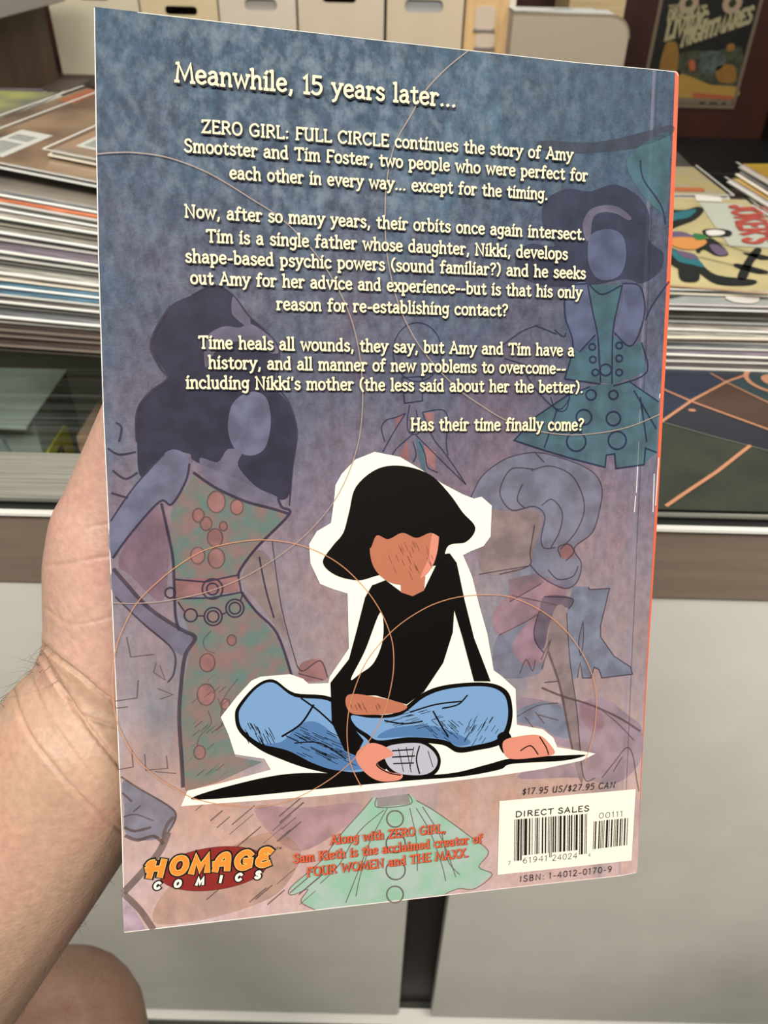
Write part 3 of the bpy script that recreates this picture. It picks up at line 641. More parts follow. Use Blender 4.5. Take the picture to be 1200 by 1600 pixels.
# ------------------------------------------------------------------ the held book (back cover towards us)
ax = Vector((0.97939864, -0.01599199, 0.20130217)); bx_ = Vector((-0.00739426, 0.99362665, 0.11247844))   # page right / page down in (right, down, forward)
bx_ = (bx_ - ax * ax.dot(bx_)).normalized(); nx = ax.cross(bx_)                                       # away from us
T0 = Vector((-0.07579215, -0.13194686, 0.2008868))
cw = lambda v: RGT * v.x - UP * v.y + FWD * v.z
X, Y, Z = cw(ax), -cw(bx_), -cw(nx)
O = CAM + cw(T0)
BOOKM = Matrix(((X.x, Y.x, Z.x, O.x), (X.y, Y.y, Z.y, O.y), (X.z, Y.z, Z.z, O.z), (0, 0, 0, 1)))
book = empty('comic_book_volume', None, 'large paperback with blue and mauve back cover held up in the hand', 'book', mw=BOOKM)
def bp(px, py):
    """where a point of the printed cover sits on the page, in metres"""
    d = Vector(((px - 600) / F, (py - 800) / F, 1.0))
    t = T0.dot(nx) / d.dot(nx); q = d * t - T0
    return (q.dot(ax), -q.dot(bx_))
BP = lambda q: [bp(*a) for a in q]
LAY = 0.00005
at = lambda l: (lambda x, y: (x, y, l * LAY))
outline = BP([(146.5, 10.5), (215, 18.5), (370, 36.5), (600, 63), (750, 80), (902, 97), (1020, 107.5), (1054, 110.5), (1059, 112.5), (1061, 118), (1056.5, 240), (1046.7, 455), (1036, 640), (1027, 808), (1013.5, 1015), (1004, 1175), (996, 1358), (995, 1363.5), (970, 1369), (850, 1382), (700, 1399), (560, 1415), (380, 1436), (194, 1457.5), (190, 1300), (177, 1000), (168, 800), (160.5, 640), (153, 400), (150, 240)])

# printed cover colours: navy at the top running to mauve and salmon at the foot, mottled like paint
def cover_material():
    m = bpy.data.materials.new('cover_print_base'); m.use_nodes = True; nt = m.node_tree; N = nt.nodes.new; Lk = nt.links.new
    b = nt.nodes['Principled BSDF']; b.inputs['Roughness'].default_value = 0.42; b.inputs['Specular IOR Level'].default_value = 0.35
    tc = N('ShaderNodeTexCoord'); sep = N('ShaderNodeSeparateXYZ'); Lk(tc.outputs['Object'], sep.inputs[0])
    mr = N('ShaderNodeMapRange'); mr.inputs[1].default_value = 0.0; mr.inputs[2].default_value = -0.2595; Lk(sep.outputs[1], mr.inputs[0])
    nz = N('ShaderNodeTexNoise'); nz.inputs['Scale'].default_value = 17; nz.inputs['Detail'].default_value = 3; Lk(tc.outputs['Object'], nz.inputs[0])
    ad = N('ShaderNodeMath'); ad.operation = 'MULTIPLY_ADD'; ad.inputs[1].default_value = 0.30; Lk(nz.outputs[0], ad.inputs[0])
    sb = N('ShaderNodeMath'); sb.operation = 'SUBTRACT'; sb.inputs[1].default_value = 0.15; Lk(mr.outputs[0], sb.inputs[0]); Lk(sb.outputs[0], ad.inputs[2])
    def ramp(stops):
        r = N('ShaderNodeValToRGB'); e = r.color_ramp.elements
        while len(e) < len(stops): e.new(0.5)
        for i, (p, c) in enumerate(stops): e[i].position = p; e[i].color = rgba(c, 0.56)
        Lk(ad.outputs[0], r.inputs[0]); return r
    rb = ramp([(0.0, (58, 82, 104)), (0.16, (58, 82, 106)), (0.34, (84, 92, 114)), (0.5, (124, 115, 134)), (0.66, (152, 141, 150)), (0.8, (180, 164, 170)), (0.9, (204, 174, 170)), (1.0, (216, 188, 188))])
    rw = ramp([(0.0, (58, 78, 100)), (0.2, (72, 80, 102)), (0.4, (108, 96, 114)), (0.6, (152, 128, 136)), (0.75, (174, 144, 138)), (0.9, (202, 162, 146)), (1.0, (214, 176, 168))])
    n2 = N('ShaderNodeTexNoise'); n2.inputs['Scale'].default_value = 26; n2.inputs['Detail'].default_value = 5; n2.inputs['Roughness'].default_value = 0.6
    mp_ = N('ShaderNodeMapping'); mp_.inputs['Scale'].default_value = (1.5, 0.7, 1); mp_.inputs['Location'].default_value = (0.3, 0.1, 0); Lk(tc.outputs['Object'], mp_.inputs[0]); Lk(mp_.outputs[0], n2.inputs[0])
    r2 = N('ShaderNodeMapRange'); r2.inputs[1].default_value = 0.40; r2.inputs[2].default_value = 0.62; Lk(n2.outputs[0], r2.inputs[0])
    mx = N('ShaderNodeMixRGB'); Lk(r2.outputs[0], mx.inputs[0]); Lk(rb.outputs[0], mx.inputs[1]); Lk(rw.outputs[0], mx.inputs[2])
    # cool teal-blue streaks
    n3 = N('ShaderNodeTexNoise'); n3.inputs['Scale'].default_value = 20; n3.inputs['Detail'].default_value = 4
    mp3 = N('ShaderNodeMapping'); mp3.inputs['Scale'].default_value = (2.2, 0.7, 1); mp3.inputs['Location'].default_value = (4.3, 2.1, 0); Lk(tc.outputs['Object'], mp3.inputs[0]); Lk(mp3.outputs[0], n3.inputs[0])
    r3 = N('ShaderNodeMapRange'); r3.inputs[1].default_value = 0.56; r3.inputs[2].default_value = 0.72; r3.inputs[4].default_value = 0.55; Lk(n3.outputs[0], r3.inputs[0])
    m3 = N('ShaderNodeMixRGB'); m3.inputs[2].default_value = rgba((84, 118, 140), 0.56); Lk(r3.outputs[0], m3.inputs[0]); Lk(mx.outputs[0], m3.inputs[1])
    # fine paint mottling
    n4 = N('ShaderNodeTexNoise'); n4.inputs['Scale'].default_value = 330; n4.inputs['Detail'].default_value = 6; n4.inputs['Roughness'].default_value = 0.7
    mp4 = N('ShaderNodeMapping'); mp4.inputs['Scale'].default_value = (1, 0.6, 1); Lk(tc.outputs['Object'], mp4.inputs[0]); Lk(mp4.outputs[0], n4.inputs[0])
    r4 = N('ShaderNodeValToRGB'); r4.color_ramp.elements[0].position = 0.38; r4.color_ramp.elements[0].color = (0.30, 0.30, 0.31, 1); r4.color_ramp.elements[1].position = 0.62; r4.color_ramp.elements[1].color = (0.72, 0.72, 0.70, 1); Lk(n4.outputs[0], r4.inputs[0])
    rf = N('ShaderNodeMapRange'); rf.inputs[1].default_value = 0.2; rf.inputs[2].default_value = 0.75; rf.inputs[3].default_value = 0.75; rf.inputs[4].default_value = 0.22; Lk(mr.outputs[0], rf.inputs[0]); m4 = N('ShaderNodeMixRGB'); m4.blend_type = 'OVERLAY'; Lk(rf.outputs[0], m4.inputs[0]);  Lk(m3.outputs[0], m4.inputs[1]); Lk(r4.outputs[0], m4.inputs[2])
    # pale paint flecks, massed at top left to paint in the gloss sheen there
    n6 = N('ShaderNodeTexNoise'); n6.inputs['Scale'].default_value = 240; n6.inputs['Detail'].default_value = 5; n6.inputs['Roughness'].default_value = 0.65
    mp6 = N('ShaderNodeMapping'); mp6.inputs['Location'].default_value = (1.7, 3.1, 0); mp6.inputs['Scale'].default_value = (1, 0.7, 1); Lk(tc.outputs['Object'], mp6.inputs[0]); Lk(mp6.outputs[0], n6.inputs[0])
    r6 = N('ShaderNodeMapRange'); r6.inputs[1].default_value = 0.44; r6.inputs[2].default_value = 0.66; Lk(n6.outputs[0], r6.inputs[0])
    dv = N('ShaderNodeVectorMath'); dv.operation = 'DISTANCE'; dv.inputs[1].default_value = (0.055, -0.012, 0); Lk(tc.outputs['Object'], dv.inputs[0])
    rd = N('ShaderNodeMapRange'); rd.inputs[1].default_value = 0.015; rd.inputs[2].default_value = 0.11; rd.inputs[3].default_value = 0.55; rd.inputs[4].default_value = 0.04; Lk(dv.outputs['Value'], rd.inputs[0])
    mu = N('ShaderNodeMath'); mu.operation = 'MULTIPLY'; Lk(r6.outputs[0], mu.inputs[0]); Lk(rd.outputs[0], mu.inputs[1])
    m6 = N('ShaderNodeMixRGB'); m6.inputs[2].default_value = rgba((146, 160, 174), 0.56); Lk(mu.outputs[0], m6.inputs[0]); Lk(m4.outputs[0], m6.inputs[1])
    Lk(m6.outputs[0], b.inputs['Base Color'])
    n5 = N('ShaderNodeTexNoise'); n5.inputs['Scale'].default_value = 1500; n5.inputs['Detail'].default_value = 2; Lk(tc.outputs['Object'], n5.inputs[0])
    bpn = N('ShaderNodeBump'); bpn.inputs['Strength'].default_value = 0.18; bpn.inputs['Distance'].default_value = 0.0004; Lk(n5.outputs[0], bpn.inputs['Height']); Lk(bpn.outputs[0], b.inputs['Normal'])
    return m
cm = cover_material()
paper_edge = mat('page_edge', (226, 220, 206), 0.7, noise=0.06, scale=400, stretch=(0.2, 0.2, 8))
cov_edge = mat('cover_edge', (222, 216, 206), 0.6); spine_o = mat('spine_orange', (236, 112, 78), 0.4, k=0.56)
b = MB()
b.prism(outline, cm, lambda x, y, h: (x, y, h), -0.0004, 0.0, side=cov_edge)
# orange spine colour wrapping onto the back, and worn pale rims
b.holed([BP([(1054.5, 111), (1059, 113), (1060.6, 118), (1056.5, 240), (1046.7, 455), (1036, 640), (1027, 808), (1013.5, 1015), (1004, 1175), (996.5, 1340), (1002.6, 1175), (1011.5, 1015), (1023, 808), (1031, 640), (1040.7, 455), (1050, 240), (1054, 130)])], spine_o, at(1))
for q, w in (([(147.5, 12), (151, 240), (154, 400), (161.5, 640), (169, 800), (178, 1000), (191, 1300), (194.5, 1456)], 0.00022), ([(194, 1456.5), (380, 1435), (560, 1414), (700, 1398)], 0.00022), ([(700, 1398), (850, 1381), (970, 1368), (994, 1363)], 0.00016), ([(215, 19.5), (370, 37.5), (600, 64), (750, 81), (902, 98), (1020, 108.5), (1056, 112.5), (1060, 118)], 0.00016)):
    b.ribbon(BP(q), w, cov_edge, at(1))
# the pressed hinge beside the spine
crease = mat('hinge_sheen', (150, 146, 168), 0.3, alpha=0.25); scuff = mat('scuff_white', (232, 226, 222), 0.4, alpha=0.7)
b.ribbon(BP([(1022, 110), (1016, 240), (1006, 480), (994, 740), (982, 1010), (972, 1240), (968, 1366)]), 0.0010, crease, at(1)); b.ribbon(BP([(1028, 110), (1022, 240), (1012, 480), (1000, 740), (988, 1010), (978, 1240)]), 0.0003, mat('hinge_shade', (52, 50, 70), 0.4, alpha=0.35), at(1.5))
for q in (((998, 690), (994, 770)), ((1000, 640), (999, 660)), ((993, 775), (991, 800)), ((1029, 715), (1024, 790)), ((1022, 740), (1020, 800)), ((1031, 615), (1030, 622))): b.ribbon(BP(q), 0.0003, scuff, at(2))
backc = b.build('back_cover', book)
backc['label'] = 'back cover printed blue above and mauve below'

# the rest of the volume behind it
TH = 0.0105
b = MB(); b.box(0.0012, 0.1655, -0.2572, -0.0012, -TH + 0.0004, -0.0005, paper_edge); b.build('page_block', book)
b = MB(); b.box(0.0, 0.1665, -0.2585, 0.0, -TH - 0.0001, -TH + 0.0003, mat('front_cover_blue', (70, 84, 120), 0.4, c2=(150, 110, 130), scale=20)); b.build('front_cover', book)
b = MB(); b.box(0.1656, 0.1669, -0.2575, -0.0008, -TH + 0.0001, -0.0007, spine_o); b.build('spine', book)

# ---- background sketches: generic faceless fashion figures in soft translucent tints
def tint(name, c, a): return mat('ink_' + name, c, 0.45, alpha=a, k=0.56, noise=0.10, scale=140)
def dot(q, lay=2, m=None, smooth=True, n=5): art.holed([catmull(BP(q), n, True) if smooth else BP(q)], m, at(lay))
def line(q, w=0.7, m=None, lay=4, smooth=True, closed=False):
    p = BP(q); art.ribbon(catmull(p, 5, closed) if smooth else p, w * (0.00062 if lay <= 4 else 0.001), m, at(lay), closed)
art = MB()
hair_d = tint('hair_dark', (56, 54, 74), 0.82); hair_n = tint('hair_navy', (58, 60, 84), 0.6); skin_b = tint('skin_blue', (122, 124, 152), 0.7); skin_m = tint('skin_mauve', (130, 124, 148), 0.6)
teal_i = tint('teal', (82, 120, 132), 0.6); peri = tint('periwinkle', (108, 116, 150), 0.6); lav = tint('lavender', (138, 140, 162), 0.6); boot = tint('boot', (136, 142, 164), 0.75)
rose = tint('rose', (178, 124, 122), 0.6); pinkl = tint('pink', (192, 146, 160), 0.45); tanl = tint('tan', (158, 138, 138), 0.7); sal = tint('salmon', (214, 168, 142), 0.4); mag = tint('magenta', (148, 110, 130), 0.35)
L1 = tint('line_plum', (66, 58, 78), 0.82); L2 = tint('line_soft', (82, 70, 84), 0.7); L3 = tint('line_brown', (112, 92, 90), 0.65); L4 = tint('line_navy', (44, 50, 82), 0.75); shadow_i = tint('brush', (126, 108, 104), 0.6)
pr = mat('ink_dress_print', (112, 148, 138), 0.45, k=0.56, alpha=0.6, c2=(168, 132, 126), scale=150); mint = mat('ink_mint', (182, 204, 194), 0.45, k=0.62, alpha=0.85, c2=(158, 202, 174), scale=110)
# left figure
dot([(300, 461), (335, 446), (364, 461), (390, 495), (412, 514), (435, 544), (431, 577), (432, 608), (450, 630), (463, 675), (457, 731), (452, 772), (435, 780), (390, 757), (307, 722), (296, 709), (262, 709), (221, 746), (214, 690), (214, 645), (232, 615), (262, 592), (251, 570), (236, 544), (244, 514), (266, 478)], 2, hair_d)
dot([(364, 630), (392, 612), (416, 622), (423, 660), (414, 700), (390, 712), (366, 700), (356, 668)], 3, skin_b)
dot([(312, 716), (340, 722), (356, 702), (378, 706), (372, 728), (400, 760), (432, 776), (436, 788), (400, 790), (350, 775), (322, 748)], 3, skin_m)
dot([(366, 462), (388, 490), (390, 512), (374, 502), (362, 488)], 3, skin_m)
dot([(319, 547), (326, 523), (350, 510), (374, 512), (392, 506), (424, 528), (438, 548), (424, 552), (396, 536), (366, 534), (338, 548), (322, 575)], 3, skin_m)
dot([(257, 708), (283, 705), (296, 722), (290, 750), (267, 787), (250, 783), (207, 830), (176, 872), (173, 814), (210, 760)], 3, skin_b)
dot([(177, 888), (193, 907), (233, 950), (283, 983), (305, 995), (290, 1020), (270, 1014), (180, 932)], 3, skin_m)
dot([(302, 740), (337, 762), (383, 783), (427, 795), (452, 803), (403, 853), (377, 887), (372, 903), (272, 903), (267, 853), (267, 800), (293, 757)], 3, pr, False)
dot([(273, 906), (373, 899), (373, 924), (276, 934)], 3, rose, False)
dot([(276, 936), (375, 926), (433, 995), (456, 1056), (400, 1078), (352, 1120), (368, 1182), (410, 1190), (340, 1222), (290, 1236), (284, 1200), (281, 1100), (300, 1000)], 3, pr, False)
dot([(400, 860), (425, 880), (440, 960), (448, 1000), (410, 950), (380, 905)], 3, tanl); dot([(205, 830), (240, 790), (262, 830), (262, 900), (250, 940), (205, 900), (185, 880)], 2, mag)
dot([(468, 1040), (482, 1031), (502, 1031), (512, 1056), (500, 1064), (470, 1062)], 3, rose)
line([(300, 461), (335, 446), (364, 461), (390, 495), (412, 514), (436, 546), (434, 600), (452, 630), (464, 675), (457, 731), (452, 790)], 0.7, L1); line([(266, 478), (244, 514), (236, 544), (251, 575), (262, 592), (232, 615), (214, 645), (214, 690)], 1.1, L1)
line([(173, 814), (210, 760), (257, 708)], 0.7, L1); line([(176, 872), (207, 830), (250, 783), (268, 788), (290, 752), (296, 724)], 0.9, L1); line([(302, 738), (337, 762), (383, 783), (427, 795), (452, 803)], 1.3, L1); line([(434, 778), (440, 792), (452, 803), (403, 853), (377, 887), (372, 900)], 1.2, L1)
line([(252, 786), (262, 830), (270, 870), (272, 905), (274, 960), (280, 985)], 1.2, L1); line([(177, 888), (193, 907), (233, 950), (283, 983), (305, 996), (290, 1022), (284, 1060), (280, 1120), (284, 1190), (286, 1230)], 1.8, L2); line([(180, 932), (225, 975), (270, 1015), (272, 1050), (262, 1066)], 0.8, L2)
line([(273, 905), (320, 909), (372, 898), (377, 925), (330, 934), (275, 935)], 0.8, L1, smooth=False); line([(377, 925), (400, 955), (433, 990), (456, 1056)], 1.2, L1); line([(405, 870), (415, 920), (428, 965)], 0.8, L1); line([(425, 845), (440, 950), (464, 1040)], 0.4, L1)
for cx, cy, r in ((332, 920, 16), (332, 920, 9), (298, 961, 10), (333, 963, 14), (333, 963, 9), (367, 950, 14), (367, 950, 9), (266, 926, 8)): art.ribbon(BP(ell(cx, cy, r, n=20)), 0.0005, L1, at(4), True)
for q in (((278, 940), (288, 955)), ((308, 962), (320, 962)), ((347, 960), (354, 956)), ((376, 938), (380, 925))): line(q, 0.7, L1)
for cx, cy, r in ((309, 868, 11), (338, 872, 13), (336, 840, 12), (322, 818, 9), (349, 822, 6), (338, 784, 14), (370, 792, 10), (310, 805, 9), (324, 1035, 12), (362, 1000, 7), (322, 1085, 14), (312, 1175, 9), (352, 1100, 7)): dot(ell(cx, cy, r, r * 1.2, n=10), 3.5, rose); art.ribbon(BP(ell(cx, cy, r, r * 1.2, n=16)), 0.0004, L3, at(4), True)
for q in ([(330, 985), (318, 1000), (322, 1015), (336, 1020)], [(325, 1110), (330, 1130), (312, 1150), (308, 1165)], [(340, 1090), (350, 1125), (330, 1145)], [(372, 1060), (350, 1090), (345, 1120)]): line(q, 0.4, L3)
for q in ([(198, 995), (204, 1026), (240, 1022)], [(180, 1095), (214, 1090), (216, 1062)], [(182, 1106), (200, 1104)], [(184, 1202), (208, 1198), (206, 1172)], [(226, 1178), (228, 1203), (262, 1200), (260, 1180)], [(242, 1205), (275, 1208)], [(244, 1035), (240, 1050), (258, 1062), (250, 1040)], [(246, 1075), (270, 1085), (250, 1092)]): line(q, 0.5, L3, smooth=False)
line([(464, 1040), (474, 1048), (500, 1032), (512, 1058)], 0.6, L2); line([(466, 1052), (505, 1062)], 0.5, L2)
for q in ([(181, 660), (190, 668), (186, 690)], [(168, 700), (186, 710), (212, 706)], [(176, 735), (196, 748), (215, 738)], [(174, 770), (200, 778)]): line(q, 0.9, L1)
# figure at the right
dot([(847, 347), (852, 314), (885, 295), (922, 299), (960, 288), (997, 306), (1014, 335), (1014, 375), (1036, 395), (1031, 424), (1002, 443), (977, 436), (918, 447), (852, 447), (812, 430), (806, 400), (827, 381), (866, 385), (856, 366)], 2, hair_n)
dot([(924, 366), (950, 358), (972, 368), (978, 400), (968, 430), (940, 438), (922, 420), (918, 390)], 3, peri)
dot([(915, 375), (910, 350), (922, 328), (944, 321), (966, 324), (986, 340), (980, 344), (962, 334), (940, 332), (926, 342), (922, 372)], 3, skin_m)
dot([(882, 592), (895, 539), (907, 550), (930, 523), (937, 598)], 3, teal_i, False); dot([(956, 602), (956, 523), (983, 541), (1002, 535), (1008, 581)], 3, teal_i, False)
dot([(882, 477), (887, 450), (918, 443), (926, 489), (934, 528), (905, 550), (887, 520)], 3, peri); dot([(972, 445), (999, 447), (1006, 481), (999, 512), (983, 541), (960, 520), (972, 470)], 3, peri)
dot([(918, 445), (972, 445), (964, 482), (957, 522), (956, 598), (938, 598), (934, 530), (926, 489)], 2.5, teal_i, False)
dot([(922, 604), (940, 600), (968, 600), (983, 596), (1029, 627), (1025, 707), (1006, 725), (962, 732), (960, 709), (947, 711), (945, 730), (895, 717), (845, 702), (803, 688), (838, 650), (884, 619)], 3, teal_i, False)
dot([(980, 250), (1030, 210), (1046, 215), (1040, 330), (1030, 330), (1000, 300)], 2, teal_i); dot([(845, 220), (930, 222), (1010, 205), (1048, 195), (1048, 210), (990, 232), (900, 240), (850, 235)], 2, tint('grey_band', (70, 72, 88), 0.5))
for q in ([(918, 445), (926, 489), (934, 528), (938, 598)], [(972, 445), (964, 482), (957, 522), (956, 600)], [(882, 592), (895, 540), (884, 500), (882, 470), (888, 448), (918, 443)], [(905, 550), (930, 523)], [(972, 443), (999, 447), (1007, 481), (999, 520), (983, 541), (960, 520)], [(1002, 535), (1010, 582), (958, 603)], [(882, 592), (938, 600)], [(920, 444), (940, 460), (970, 446)], [(922, 604), (884, 619), (838, 650), (803, 688), (845, 702), (895, 717), (945, 730), (947, 711), (960, 709), (962, 732), (1006, 726), (1008, 700), (1026, 707)], [(983, 596), (1029, 628)], [(1000, 250), (1005, 280), (1032, 320), (1040, 350)], [(1045, 440), (1020, 475), (1008, 500)], [(870, 640), (850, 700)], [(1000, 620), (1010, 690)], [(990, 610), (1025, 670)]): line(q, 0.8, L4, smooth=len(q) < 8)
for cx, cy, r in ((923, 617, 8), (958, 617, 7), (912, 652, 12), (958, 654, 11), (900, 690, 15), (964, 688, 14), (925, 542, 5), (926, 562, 5), (930, 582, 5), (967, 540, 5), (967, 560, 5), (967, 582, 5), (946, 578, 9)): art.ribbon(BP(ell(cx, cy, r, n=18)), 0.0006, L4, at(4), True)
for q in ([(784, 540), (815, 518), (840, 508)], [(788, 560), (840, 575), (878, 580)], [(815, 575), (840, 612), (872, 640), (890, 622)], [(866, 515), (880, 526), (884, 520)], [(835, 508), (870, 522)], [(860, 620), (868, 640), (884, 640), (890, 615)]): line(q, 0.6, L4)
# small figure in the middle
line(ell(652, 550, 38, 46, n=12), 0.5, L4, closed=True); line([(628, 590), (660, 588), (660, 626), (632, 630)], 0.6, L4, smooth=False, closed=True); line([(640, 632), (636, 660), (640, 676), (655, 675), (650, 640)], 0.5, L4)
dot([(618, 654), (633, 646), (618, 668)], 3, rose, False); dot([(662, 645), (678, 644), (678, 684)], 3, rose, False); dot([(636, 688), (640, 720), (622, 716)], 3, rose, False); dot([(662, 695), (680, 706), (680, 735), (664, 720)], 3, rose, False); dot([(650, 685), (662, 700), (664, 740), (654, 715)], 3, teal_i)
for q in ([(645, 678), (620, 700), (612, 712)], [(650, 680), (690, 720), (728, 757)], [(680, 690), (700, 715), (728, 757)], [(633, 646), (612, 680), (598, 706)], [(601, 690), (596, 668), (604, 656), (618, 652), (633, 646)], [(660, 644), (690, 640), (700, 655), (697, 690), (700, 712)], [(660, 644), (668, 668), (680, 690)], [(645, 690), (650, 710), (645, 722)], [(655, 690), (664, 710), (668, 730), (684, 738)]): line(q, 0.5, L4)
# big-haired figure, lower right
dot([(735, 778), (752, 745), (780, 722), (807, 711), (844, 707), (891, 720), (925, 737), (940, 761), (937, 794), (925, 832), (897, 856), (908, 880), (901, 909), (881, 919), (847, 902), (828, 882), (841, 840), (851, 810), (834, 794), (800, 798), (776, 796), (750, 800)], 2, lav)
dot([(760, 798), (800, 800), (836, 798), (846, 816), (834, 860), (824, 886), (780, 898), (752, 892), (748, 850)], 2.5, tanl)
for q in ([(735, 778), (752, 745), (780, 722), (807, 711), (844, 707), (891, 720), (925, 737), (940, 761), (937, 794), (925, 832), (897, 856), (908, 880), (901, 909), (881, 919), (847, 902), (828, 882)], [(830, 735), (860, 728), (895, 745), (913, 790), (900, 830), (875, 858)], [(834, 733), (800, 732), (784, 755), (782, 776), (800, 797), (834, 791), (851, 806), (845, 840), (850, 856), (868, 855)], [(846, 790), (862, 780), (878, 800), (874, 830), (860, 856)], [(816, 756), (808, 780), (820, 794)], [(835, 820), (828, 862), (826, 884), (780, 897)], [(856, 890), (872, 905), (895, 900), (903, 884)], [(876, 870), (872, 855), (888, 850), (896, 862), (884, 876)], [(835, 706), (850, 722)]): line(q, 0.6, L2)
dot([(874, 868), (880, 852), (892, 852), (898, 864), (888, 874)], 3, rose)
dot([(850, 900), (885, 922), (870, 946), (830, 966), (780, 992), (770, 960), (800, 925)], 2, pinkl); dot([(830, 966), (850, 950), (840, 1000), (850, 1030), (822, 1040), (800, 1010)], 2, pinkl); dot([(780, 990), (845, 960), (850, 1020), (845, 1050), (806, 1060), (772, 1050)], 1.5, lav)
dot([(890, 1100), (940, 1090), (985, 1120), (1003, 1140), (1000, 1190), (960, 1225), (900, 1215), (808, 1215), (870, 1180), (930, 1178), (868, 1162), (850, 1138), (808, 1130), (806, 1090)], 1.5, tint('lilac', (178, 156, 178), 0.45)); dot([(906, 1102), (930, 1098), (944, 1130), (930, 1144), (912, 1130)], 2, pinkl); dot([(808, 1110), (850, 1096), (884, 1110), (892, 1150), (868, 1150), (846, 1136), (810, 1128)], 2, boot)
dot([(895, 916), (919, 917), (921, 921), (952, 920), (938, 977), (938, 995), (959, 1025), (989, 1043), (987, 1054), (940, 1059), (936, 1046), (927, 1043), (923, 1059), (910, 1059), (906, 1036), (902, 1059), (872, 1064), (880, 1000), (885, 956)], 2.5, boot, False)
dot([(861, 967), (872, 945), (885, 957), (890, 1030), (901, 1109), (911, 1212), (903, 1212), (885, 1130), (872, 1069), (856, 1017)], 3, tanl); dot([(842, 955), (850, 932), (878, 930), (894, 936), (890, 950), (872, 948), (858, 975), (850, 1012), (836, 1005), (834, 980)], 2.8, tint('cuff', (118, 104, 122), 0.6))
for q in ([(919, 917), (921, 921), (952, 919), (938, 977), (938, 995), (959, 1025), (985, 1042), (988, 1053), (940, 1059), (936, 1046), (928, 1042), (923, 1059), (910, 1059), (906, 1035), (902, 1059)], [(872, 1064), (850, 1066)]): line(q, 0.6, L2, smooth=False)
line([(911, 970), (904, 1000), (907, 1024), (911, 1000), (911, 972)], 0.5, L2); line([(885, 957), (890, 1030), (901, 1109), (911, 1212), (930, 1215)], 0.5, L2); line([(856, 1017), (874, 1069), (886, 1130), (896, 1180)], 1.1, L3); line([(842, 955), (834, 985), (838, 1005), (850, 1020)], 0.6, L2); line([(850, 932), (894, 935), (888, 952)], 0.6, L2); line([(846, 1074), (880, 1088), (920, 1100), (965, 1120), (1000, 1142)], 1.1, L3); line([(935, 1105), (965, 1130), (990, 1156)], 0.5, L3)
for q in ([(806, 1120), (840, 1102), (872, 1098)], [(836, 1112), (850, 1130)], [(820, 1120), (834, 1138)], [(840, 1116), (872, 1125)], [(940, 1215), (960, 1190), (978, 1168), (988, 1178), (994, 1215), (998, 1236)], [(958, 1205), (972, 1182)], [(780, 992), (830, 966), (848, 952)], [(800, 930), (870, 945)], [(845, 1030), (860, 1000), (846, 1045)], [(812, 1052), (822, 1030), (832, 1048), (836, 1030)]): line(q, 0.6, L3)
dot([(795, 905), (838, 895), (850, 910), (796, 940)], 3, tint('book_grey', (150, 120, 130), 0.5), False); line([(748, 897), (826, 884)], 0.5, L2); line([(796, 940), (845, 912)], 0.5, L2)
# skirt at the foot
dot([(582, 1246), (640, 1240), (650, 1250), (684, 1270), (732, 1305), (763, 1330), (748, 1354), (769, 1366), (742, 1388), (716, 1388), (696, 1397), (560, 1413.5), (492, 1421), (470, 1408), (481, 1389), (456, 1398), (454, 1386), (500, 1346), (530, 1306), (566, 1266)], 2, mint, False)
dot([(588, 1246), (638, 1240), (641, 1256), (590, 1261)], 3, pinkl, False)
for cx, cy, r in ((617, 1279, 13), (618, 1317, 15), (618, 1359, 15), (617, 1397, 13)): art.ribbon(BP(ell(cx, cy, r, n=18)), 0.0005, L3, at(4), True)
for q in ([(582, 1246), (566, 1266), (530, 1306), (500, 1346), (454, 1386), (456, 1398), (481, 1389), (470, 1408), (492, 1421)], [(650, 1250), (684, 1270), (732, 1305), (763, 1330), (748, 1354), (769, 1366), (742, 1388), (716, 1388), (696, 1396)], [(600, 1265), (560, 1300), (530, 1350), (500, 1380)], [(605, 1262), (580, 1310), (560, 1360), (540, 1410)], [(575, 1330), (562, 1370), (556, 1400)], [(650, 1262), (672, 1300), (690, 1350), (696, 1376)], [(640, 1262), (650, 1310), (652, 1360)], [(660, 1260), (690, 1310), (712, 1370)], [(690, 1300), (700, 1345), (718, 1366)], [(588, 1246), (590, 1261), (641, 1256), (638, 1240)]): line(q, 0.45, L3)
# face sketch and brush strokes, lower left
dot([(192, 1220), (215, 1231), (262, 1256), (276, 1272), (266, 1296), (240, 1312), (199, 1306), (194, 1262)], 2, lav)
for q, w in (([(189, 1213), (215, 1230), (262, 1258), (275, 1275), (262, 1302)], 0.8), ([(193, 1276), (212, 1272), (240, 1282)], 0.6), ([(194, 1292), (210, 1298), (236, 1292)], 1.3), ([(191, 1238), (206, 1252)], 1.0), ([(208, 1268), (220, 1258)], 0.7), ([(195, 1305), (215, 1312), (240, 1306), (256, 1318)], 1.6)): line(q, w, L3)
line([(262, 1300), (252, 1325), (232, 1352), (192, 1395)], 3.4, shadow_i, 3); line([(192, 1395), (216, 1418), (232, 1440), (240, 1452)], 3.0, shadow_i, 3); line([(252, 1320), (260, 1290), (272, 1276)], 1.6, shadow_i, 3)
dot([(191, 1400), (210, 1420), (228, 1452), (194, 1456)], 2, tint('lilac_pale', (206, 180, 196), 0.8), False)
dot([(240, 1440), (260, 1390), (330, 1340), (420, 1300), (470, 1330), (440, 1390), (380, 1420), (300, 1440)], 1.5, sal); dot([(400, 1260), (470, 1262), (560, 1255), (540, 1290), (470, 1330), (420, 1300)], 1.5, tint('rosy', (200, 158, 168), 0.5))
for k in range(26):
    x, y = random.uniform(300, 470), random.uniform(1262, 1420); l = random.uniform(15, 42)
    if x - 290 < (y - 1400) * 1.5: continue
    line([(x, y), (x + l, y - l * 0.85)], random.uniform(0.25, 0.8), shadow_i if k % 2 else L3, 2 + (k % 3) * 0.4, False)
